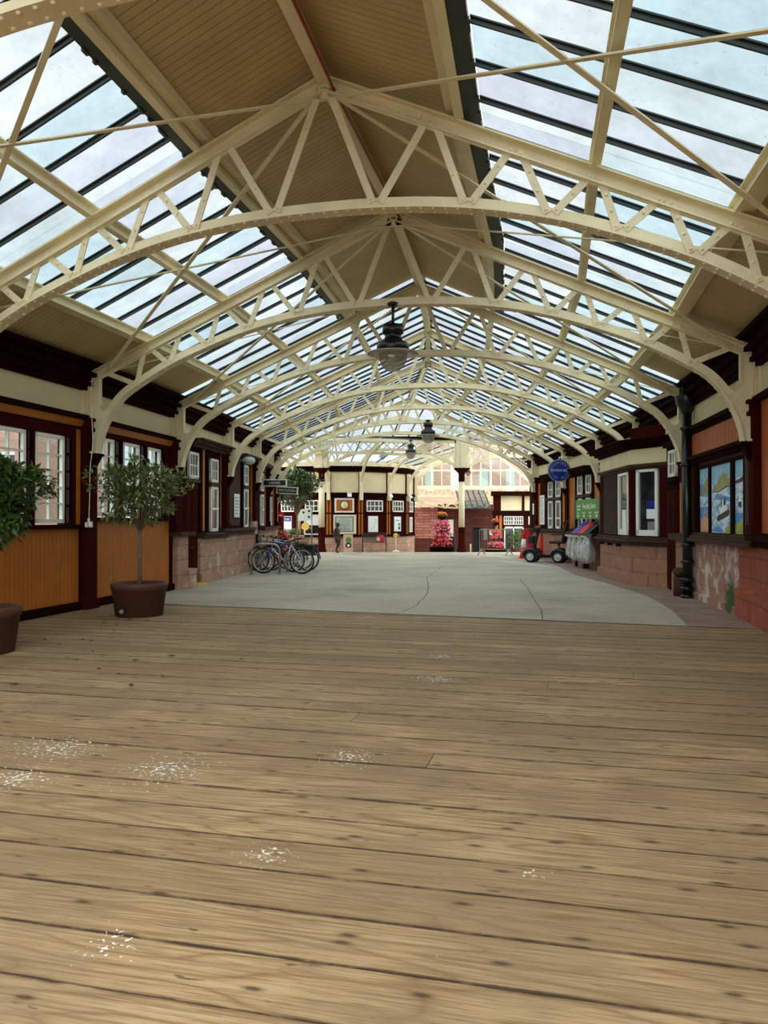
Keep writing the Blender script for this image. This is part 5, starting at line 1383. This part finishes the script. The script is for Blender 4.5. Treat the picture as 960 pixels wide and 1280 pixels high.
# second half-timbered building on the right
Y2 = 37.5; st = struct('wall_right', TM(0,Y2,0)); X0, X1 = 5.35, 8.2
G().box(X0,X1,0,.3,-1,1.75).build('board_wall', brown, st); G().box(X0,X1,.02,.3,1.75,2.65).build('cream_panel', cream_wall, st)
G().box(X0-.1,X1,-.25,.3,2.56,2.78).build('fascia', darkbrown, st, bevel=.01); G().box(X0-.08,X1,-.08,.1,1.62,1.84).build('band', darkbrown, st)
G().box(X0-.02,X0+.34,-.05,.1,1.84,2.56).build('timber_post', brown, st)
for x in (6.72,): G().box(x,x+.12,-.05,.1,1.84,2.56).build('timber_post', brown, st)
for a, b in ((5.45,5.55),(5.62,5.74)): G().box(a,b,-.04,.05,.5,1.6).build('orange_strip', orange, st)
for a, b in ((5.85,6.28),(6.33,6.76),(7.05,7.2)):
    s2 = struct(wname(), TM(0,Y2,0)); g = G(); g.box(a,b,-.05,.02,1.15,1.19); g.box(a,b,-.05,.02,1.53,1.57)
    for k in range(5): x = a+(b-a)*k/4; g.box(x-.015,x+.015,-.05,.02,1.15,1.57)
    g.box(a,b,-.05,.02,1.345,1.37); g.build('window_frame', white, s2); G().box(a,b,-.02,-.01,1.15,1.57).build('pane', dglass, s2)
s2 = struct(wname(), TM(0,Y2,0)); g = G(); g.box(5.85,6.78,-.05,.02,.98,1.06)
for x in (5.85,6.28,6.74): g.box(x,x+.05,-.05,.02,-.6,1.06)
g.build('window_frame', white, s2); G().box(5.85,6.78,-.02,-.01,-.6,1.0).build('pane', dglass, s2)
rng = random.Random(9); t = thing('shrub', 'leafy green shrub in front of the far shop window', 'shrub', TM(6.35,37.0,-.3)); g = G(); crown(g,(0,0,.75),(.34,.25,.6),70,7,.12,rng); g.build('foliage', leaf_pl, t, fix=False); G().lathe([(.14,0),(.2,.3),(.2,.32)],16).build('pot', potbrown, t); G().tube([(0,0,.2),(0,0,.9)],.02).build('stem', bark, t)
# glazed roof slope behind the right building, seen through the gap
gw = struct(wname()); a = [Vector((6.2,36.5,5.2)),Vector((8.6,36.5,3.5)),Vector((8.6,42,3.5)),Vector((6.2,42,5.2))]; g = G(); slabquad(g,*a,.01); g.build('pane', rglass, gw)
for k in range(8): f = k/7; G().bar(a[0].lerp(a[3],f)-Vector((0,0,.04)), a[1].lerp(a[2],f)-Vector((0,0,.04)), .06,.05).build('glazing_bar', bardark, gw)
g = G(); g.box(2.6,16,60,61,-3,7.5); ob = struct('wall_outside'); g.build('far_house_wall', sand_out, ob)
for k in range(5):
    x = 3.2+k*2.1; G().box(x,x+.7,59.93,60.02,3.6,5.4).build('house_window', greyblue if k != 1 else white, ob)

# ------------------------------------------------------------------ flower towers, planter, bench, statue and small things
def blossoms(g, c, r, n, size, rng, lo=-.3):
    for _ in range(n):
        while True:
            v = Vector((rng.uniform(-1,1),rng.uniform(-1,1),rng.uniform(lo,1)))
            if .55 < v.length < 1: break
        p = Vector(c)+Vector((v.x*r[0],v.y*r[1],v.z*r[2])); s_ = size*rng.uniform(.6,1.2)
        g.ball(p,(s_,s_,s_*.75),6,4,0 if rng.random() < .75 else 1)
def flower_tower(x, y, z, label, tiers, crownm, s=1):
    rng = random.Random(int(x*10)); t = thing('flower_tower', label, 'flower planter', TM(x,y,z), 'tiered flower towers')
    G().lathe([(.5*s,0),(.56*s,.24*s),(.60*s,.26*s),(.52*s,.27*s)],20).build('planter', darkbrown, t)
    G().cyl((0,0,.2*s),(0,0,1.55*s),.05,n=8).build('stem', bark, t)
    for (zz, rr, hh, m) in tiers:
        g = G(); blossoms(g,(0,0,zz*s),(rr*s,rr*s,hh*s),int(150*rr/.5),.055*s,rng); g.build('blossom_tier', [m, petal_p if m is petal_r else petal_r], t)
        g = G(); crown(g,(0,0,(zz-.10)*s),(rr*s*1.05,rr*s*1.05,.10*s),26,6,.09,rng); g.build('foliage', leaf_dk, t, fix=False)
    g = G(); g.lathe([(.14*s,1.48*s),(.19*s,1.60*s),(.19*s,1.62*s)],14); g.build('top_bowl', darkbrown, t)
    g = G(); blossoms(g,(0,0,1.70*s),(.22*s,.22*s,.12*s),50,.045*s,rng); g.build('top_blossom', [crownm,petal_o], t)
    g = G(); crown(g,(0,0,1.66*s),(.24*s,.24*s,.1*s),24,6,.08,rng); g.build('top_foliage', leaf_pl, t, fix=False)
flower_tower(2.58,34.3,-.10,'tall tower of pink and red flowers topped with orange ones', [(.38,.46,.16,petal_r),(.58,.42,.15,petal_r),(.80,.41,.16,petal_p),(1.05,.40,.18,petal_p),(1.26,.35,.24,petal_p)], petal_o, 1.02)
flower_tower(5.02,34.6,-.12,'tower of pink and red flowers behind the steel barrier', [(.34,.46,.14,petal_r),(.5,.42,.13,petal_p),(.86,.3,.18,petal_r),(1.1,.24,.16,petal_r)], petal_r, .86)
t = thing('crate', 'dark bag standing beside the tall pink flower tower', 'bag', TM(3.05,34.5,-.1)); G().hexa([(-.14,-.1,0),(.14,-.1,0),(.14,.1,0),(-.14,.1,0),(-.1,-.07,.75),(.12,-.07,.75),(.12,.07,.75),(-.1,.07,.75)]).build('bag_body', navy, t, bevel=.03); t.name = 'bag'
G().tube([(-.06,0,.74),(-.03,0,.86),(.05,0,.86),(.08,0,.74)],.015).build('handle', black, t)
t = thing('planter_trough', 'low sandstone trough of green plants behind the bicycles', 'planter', TM(-4.1,33.6,0))
G().box(-.6,.62,-.2,.2,0,.72).build('trough', stone, t, bevel=.01); g = G(); rng = random.Random(3); crown(g,(0,0,.84),(.6,.2,.16),90,6,.1,rng); g.build('foliage', leaf_pl, t, fix=False)
t = thing('flower_tub', 'small tub of red flowers at the left wall end behind the bicycles', 'flower tub', TM(-3.35,25.9,0))
G().lathe([(.18,0),(.24,.62),(.26,.66),(.22,.66)],18).build('tub', stone, t, bevel=.004)
g = G(); rng = random.Random(8); blossoms(g,(0,0,.82),(.22,.22,.2),60,.05,rng); g.build('blossoms', [petal_r,petal_p], t); g = G(); crown(g,(0,0,.72),(.24,.24,.12),24,6,.1,rng); g.build('foliage', leaf_dk, t, fix=False)
t = thing('alarm_sign', 'small red and white sign high at the left wall end', 'sign', TM(-3.62,27.0,0)); G().box(-.09,.09,-.03,.02,1.50,1.66).build('board', redp, t); G().box(-.06,.06,-.035,-.028,1.53,1.57).build('print', white, t)
# sign post
t = thing('sign_post', 'grey steel sign post with white panels and a yellow disc', 'sign post', TM(-3.45,34.0,0,.0))
G().cyl((-.30,0,-.05),(-.30,0,1.9),.035,n=8).build('pole', steel, t); G().cyl((.26,0,-.05),(.26,0,1.95),.03,n=8).build('pole', steel, t)
G().hexa([(-.34,-.06,1.32),(.24,-.06,1.40),(.24,-.03,1.40),(-.34,-.03,1.32),(-.34,-.06,1.82),(.24,-.06,1.94),(.24,-.03,1.94),(-.34,-.03,1.82)]).build('panel', greyblue, t)
for x,z in ((-.1,1.72),(.14,1.78),(.14,1.52)): G().cyl((x,-.058,z),(x,-.066,z),.055,n=10).build('symbol', black, t)
G().cyl((-.02,-.03,1.10),(-.02,-.07,1.10),.17,n=20).build('disc', yellow, t); G().box(-.30,.26,-.02,.02,1.02,1.06).build('cross_bar', steel, t)
# bench
t = thing('bench', 'black metal bench with curved arms below the map poster', 'bench', TM(-.42,33.75,0))
g = G()
for x in (-.52,.52): g.tube([(x,-.28,0),(x,-.24,.38),(x,-.05,.42),(x,.18,.40),(x,.26,0)],.02,8); g.tube([(x,-.24,.38),(x,-.26,.52),(x,-.18,.58),(x,.05,.56),(x,.16,.50)],.018,8); g.tube([(x,.18,.40),(x,.26,.84)],.02,8)
g.build('bench_frame', black, t); g = G()
for k in range(6): g.box(-.52,.52,-.24+k*.07,-.19+k*.07,.40,.42)
g.build('seat', black, t); g = G(); g.box(-.52,.52,.22,.25,.78,.83)
for k in range(15): x = -.5+k*.0714; g.hexa([(x-.02,.17,.44),(x+.02,.17,.44),(x+.02,.19,.44),(x-.02,.19,.44),(x-.02,.23,.80),(x+.02,.23,.80),(x+.02,.25,.80),(x-.02,.25,.80)])
g.build('backrest', bronze, t)
t = thing('shopping_bag', 'red and grey bag resting on the metal bench', 'bag', TM(-.18,33.72,.425)); G().hexa([(-.16,-.08,0),(.2,-.08,0),(.2,.10,0),(-.16,.10,0),(-.12,-.04,.27),(.16,-.04,.30),(.16,.08,.30),(-.12,.08,.27)]).build('bag_body', redfab, t, bevel=.03); G().box(-.14,.0,-.095,-.07,.04,.2).build('patch', greyblue, t); G().tube([(-.06,.02,.27),(0,.02,.36),(.08,.02,.28)],.01).build('handle', black, t)
t = thing('sanitiser_post', 'cream post with a yellow head right of the bench', 'post', TM(.52,33.5,0)); G().lathe([(.17,0),(.15,.05),(.03,.08)],18).build('base', cream, t); G().cyl((0,0,.06),(0,0,.62),.022,n=8).build('pole', cream, t); G().cyl((-.01,-.08,.72),(-.01,.06,.72),.10,n=16).build('head', yellow, t); G().tube([(.1,-.05,.78),(.16,-.05,.7),(.1,-.05,.62)],.012).build('loop', steel, t)
t = thing('display_board', 'narrow pink board with a green disc and a dark disc', 'board', TM(-1.57,34.0,0)); G().hexa([(-.21,0,-.05),(.19,0,-.05),(.19,.05,-.05),(-.21,.05,-.05),(-.23,.08,.74),(.19,.08,.74),(.19,.13,.74),(-.23,.13,.74)]).build('board', paint('pink_board',(214,164,146),.6,.08), t)
for z,m in ((.50,greensign),(.26,black)): G().cyl((-.0,.02+z*.1,z),(-.0,-.005+z*.1,z),.135,n=20).build('disc', m, t)
G().cyl((0,.02,.26),(0,.008,.26),.06,n=12).build('badge', white, t)
t = thing('bollard', 'slim cream post right of the right round column', 'post', TM(3.78,33.6,0)); G().cyl((0,0,-.05),(0,0,.30),.03,n=10).build('shaft', cream, t); G().ball((0,0,.31),.035,8,6).build('knob', cream, t)

def statue(x, y, rz):
    t = thing('statue', 'dark bronze statue of a boy walking with a hand at his side', 'statue', TM(x,y,0,rz))
    J = dict(pel=(0,0,.66),sp=(0,.0,.80),ch=(0,-.01,.94),nk=(0,-.01,1.045),hd=(0,-.03,1.10),
             hl=(-.07,0,.62),kl=(-.09,-.12,.36),al=(-.08,-.02,.08),fl=(-.09,-.13,.035),
             hr=(.07,0,.62),kr=(.09,-.04,.36),ar=(.11,.16,.10),fr=(.12,.05,.03),
             sl=(-.13,0,.98),el=(-.19,.06,.79),wl=(-.17,-.05,.64),
             srr=(.13,0,.98),er=(.19,.05,.79),wr=(.18,-.07,.62))
    Rd = dict(pel=.095,sp=.085,ch=.10,nk=.042,hd=.045,hl=.075,kl=.052,al=.034,fl=.032,hr=.075,kr=.052,ar=.034,fr=.032,sl=.05,el=.038,wl=.027,srr=.05,er=.038,wr=.027)
    E_ = [('pel','sp'),('sp','ch'),('ch','nk'),('nk','hd'),('pel','hl'),('hl','kl'),('kl','al'),('al','fl'),('pel','hr'),('hr','kr'),('kr','ar'),('ar','fr'),('ch','sl'),('sl','el'),('el','wl'),('ch','srr'),('srr','er'),('er','wr')]
    for nm, w0 in (('l',J['wl']),('r',J['wr'])):
        w0 = Vector(w0)
        for f in range(4):
            dx = (-.024+f*.016); L = (.05,.058,.055,.045)[f]; J['f%s%da' % (nm,f)] = tuple(w0+Vector((dx*.5,-.012+dx*.5,-.045))); J['f%s%db' % (nm,f)] = tuple(w0+Vector((dx*.6,-.03+dx*.4,-.045-L))); Rd['f%s%da' % (nm,f)] = .011; Rd['f%s%db' % (nm,f)] = .008
            E_ += [('w'+nm,'f%s%da' % (nm,f)),('f%s%da' % (nm,f),'f%s%db' % (nm,f))]
        J['t'+nm] = tuple(w0+Vector((0,-.045,-.04))); Rd['t'+nm] = .010; E_.append(('w'+nm,'t'+nm))
    ks = list(J); me = bpy.data.meshes.new('body'); me.from_pydata([J[k] for k in ks],[(ks.index(a),ks.index(b)) for a,b in E_],[]); me.materials.append(bronze)
    o = bpy.data.objects.new('body', me); COL.objects.link(o); o.parent = t
    sm = o.modifiers.new('skin','SKIN'); sm.use_smooth_shade = True
    if not me.skin_vertices: me.attributes.new('skin','FLOAT2','POINT')
    for i,k in enumerate(ks): me.skin_vertices[0].data[i].radius = (Rd[k],Rd[k]); me.skin_vertices[0].data[i].use_root = (k == 'pel')
    o.modifiers.new('sub','SUBSURF').render_levels = 2
    g = G(); g.ball((0,-.035,1.17),(.073,.088,.10),16,12); g.ball((0,-.125,1.16),(.014,.02,.018),8,6); g.ball((0,-.112,1.125),(.025,.012,.008),8,5)
    for s in (-1,1): g.ball((s*.03,-.112,1.185),(.012,.008,.008),8,5); g.ball((s*.075,-.025,1.165),(.012,.02,.028),8,6)
    g.build('head', bronze, t)
    g = G(); g.ball((0,-.02,1.20),(.083,.09,.082),14,8); g.box(-.06,.06,-.14,-.08,1.215,1.225); g.build('cap', bronze, t)
    g = G(); g.lathe([(.125,.66),(.135,.72),(.115,.82),(.13,.93),(.10,1.0),(.055,1.03)],16,(0,0,0)); o = g.build('jacket', bronze, t); o.scale = (1,.72,1)
    g = G()
    for s, kx_, ky in ((-1,-.085,-.09),(1,.085,-.03)): g.tube([(s*.065,0,.68),(s*.072,ky*.5,.55),(kx_,ky,.42)],[.09,.085,.08],12)
    g.build('shorts', bronze, t)
    g = G(); g.ball((-.09,-.10,.03),(.038,.085,.032),10,6); g.ball((.12,.08,.03),(.038,.085,.032),10,6); g.build('shoes', bronze, t)
statue(-1.99,32.6,.95)
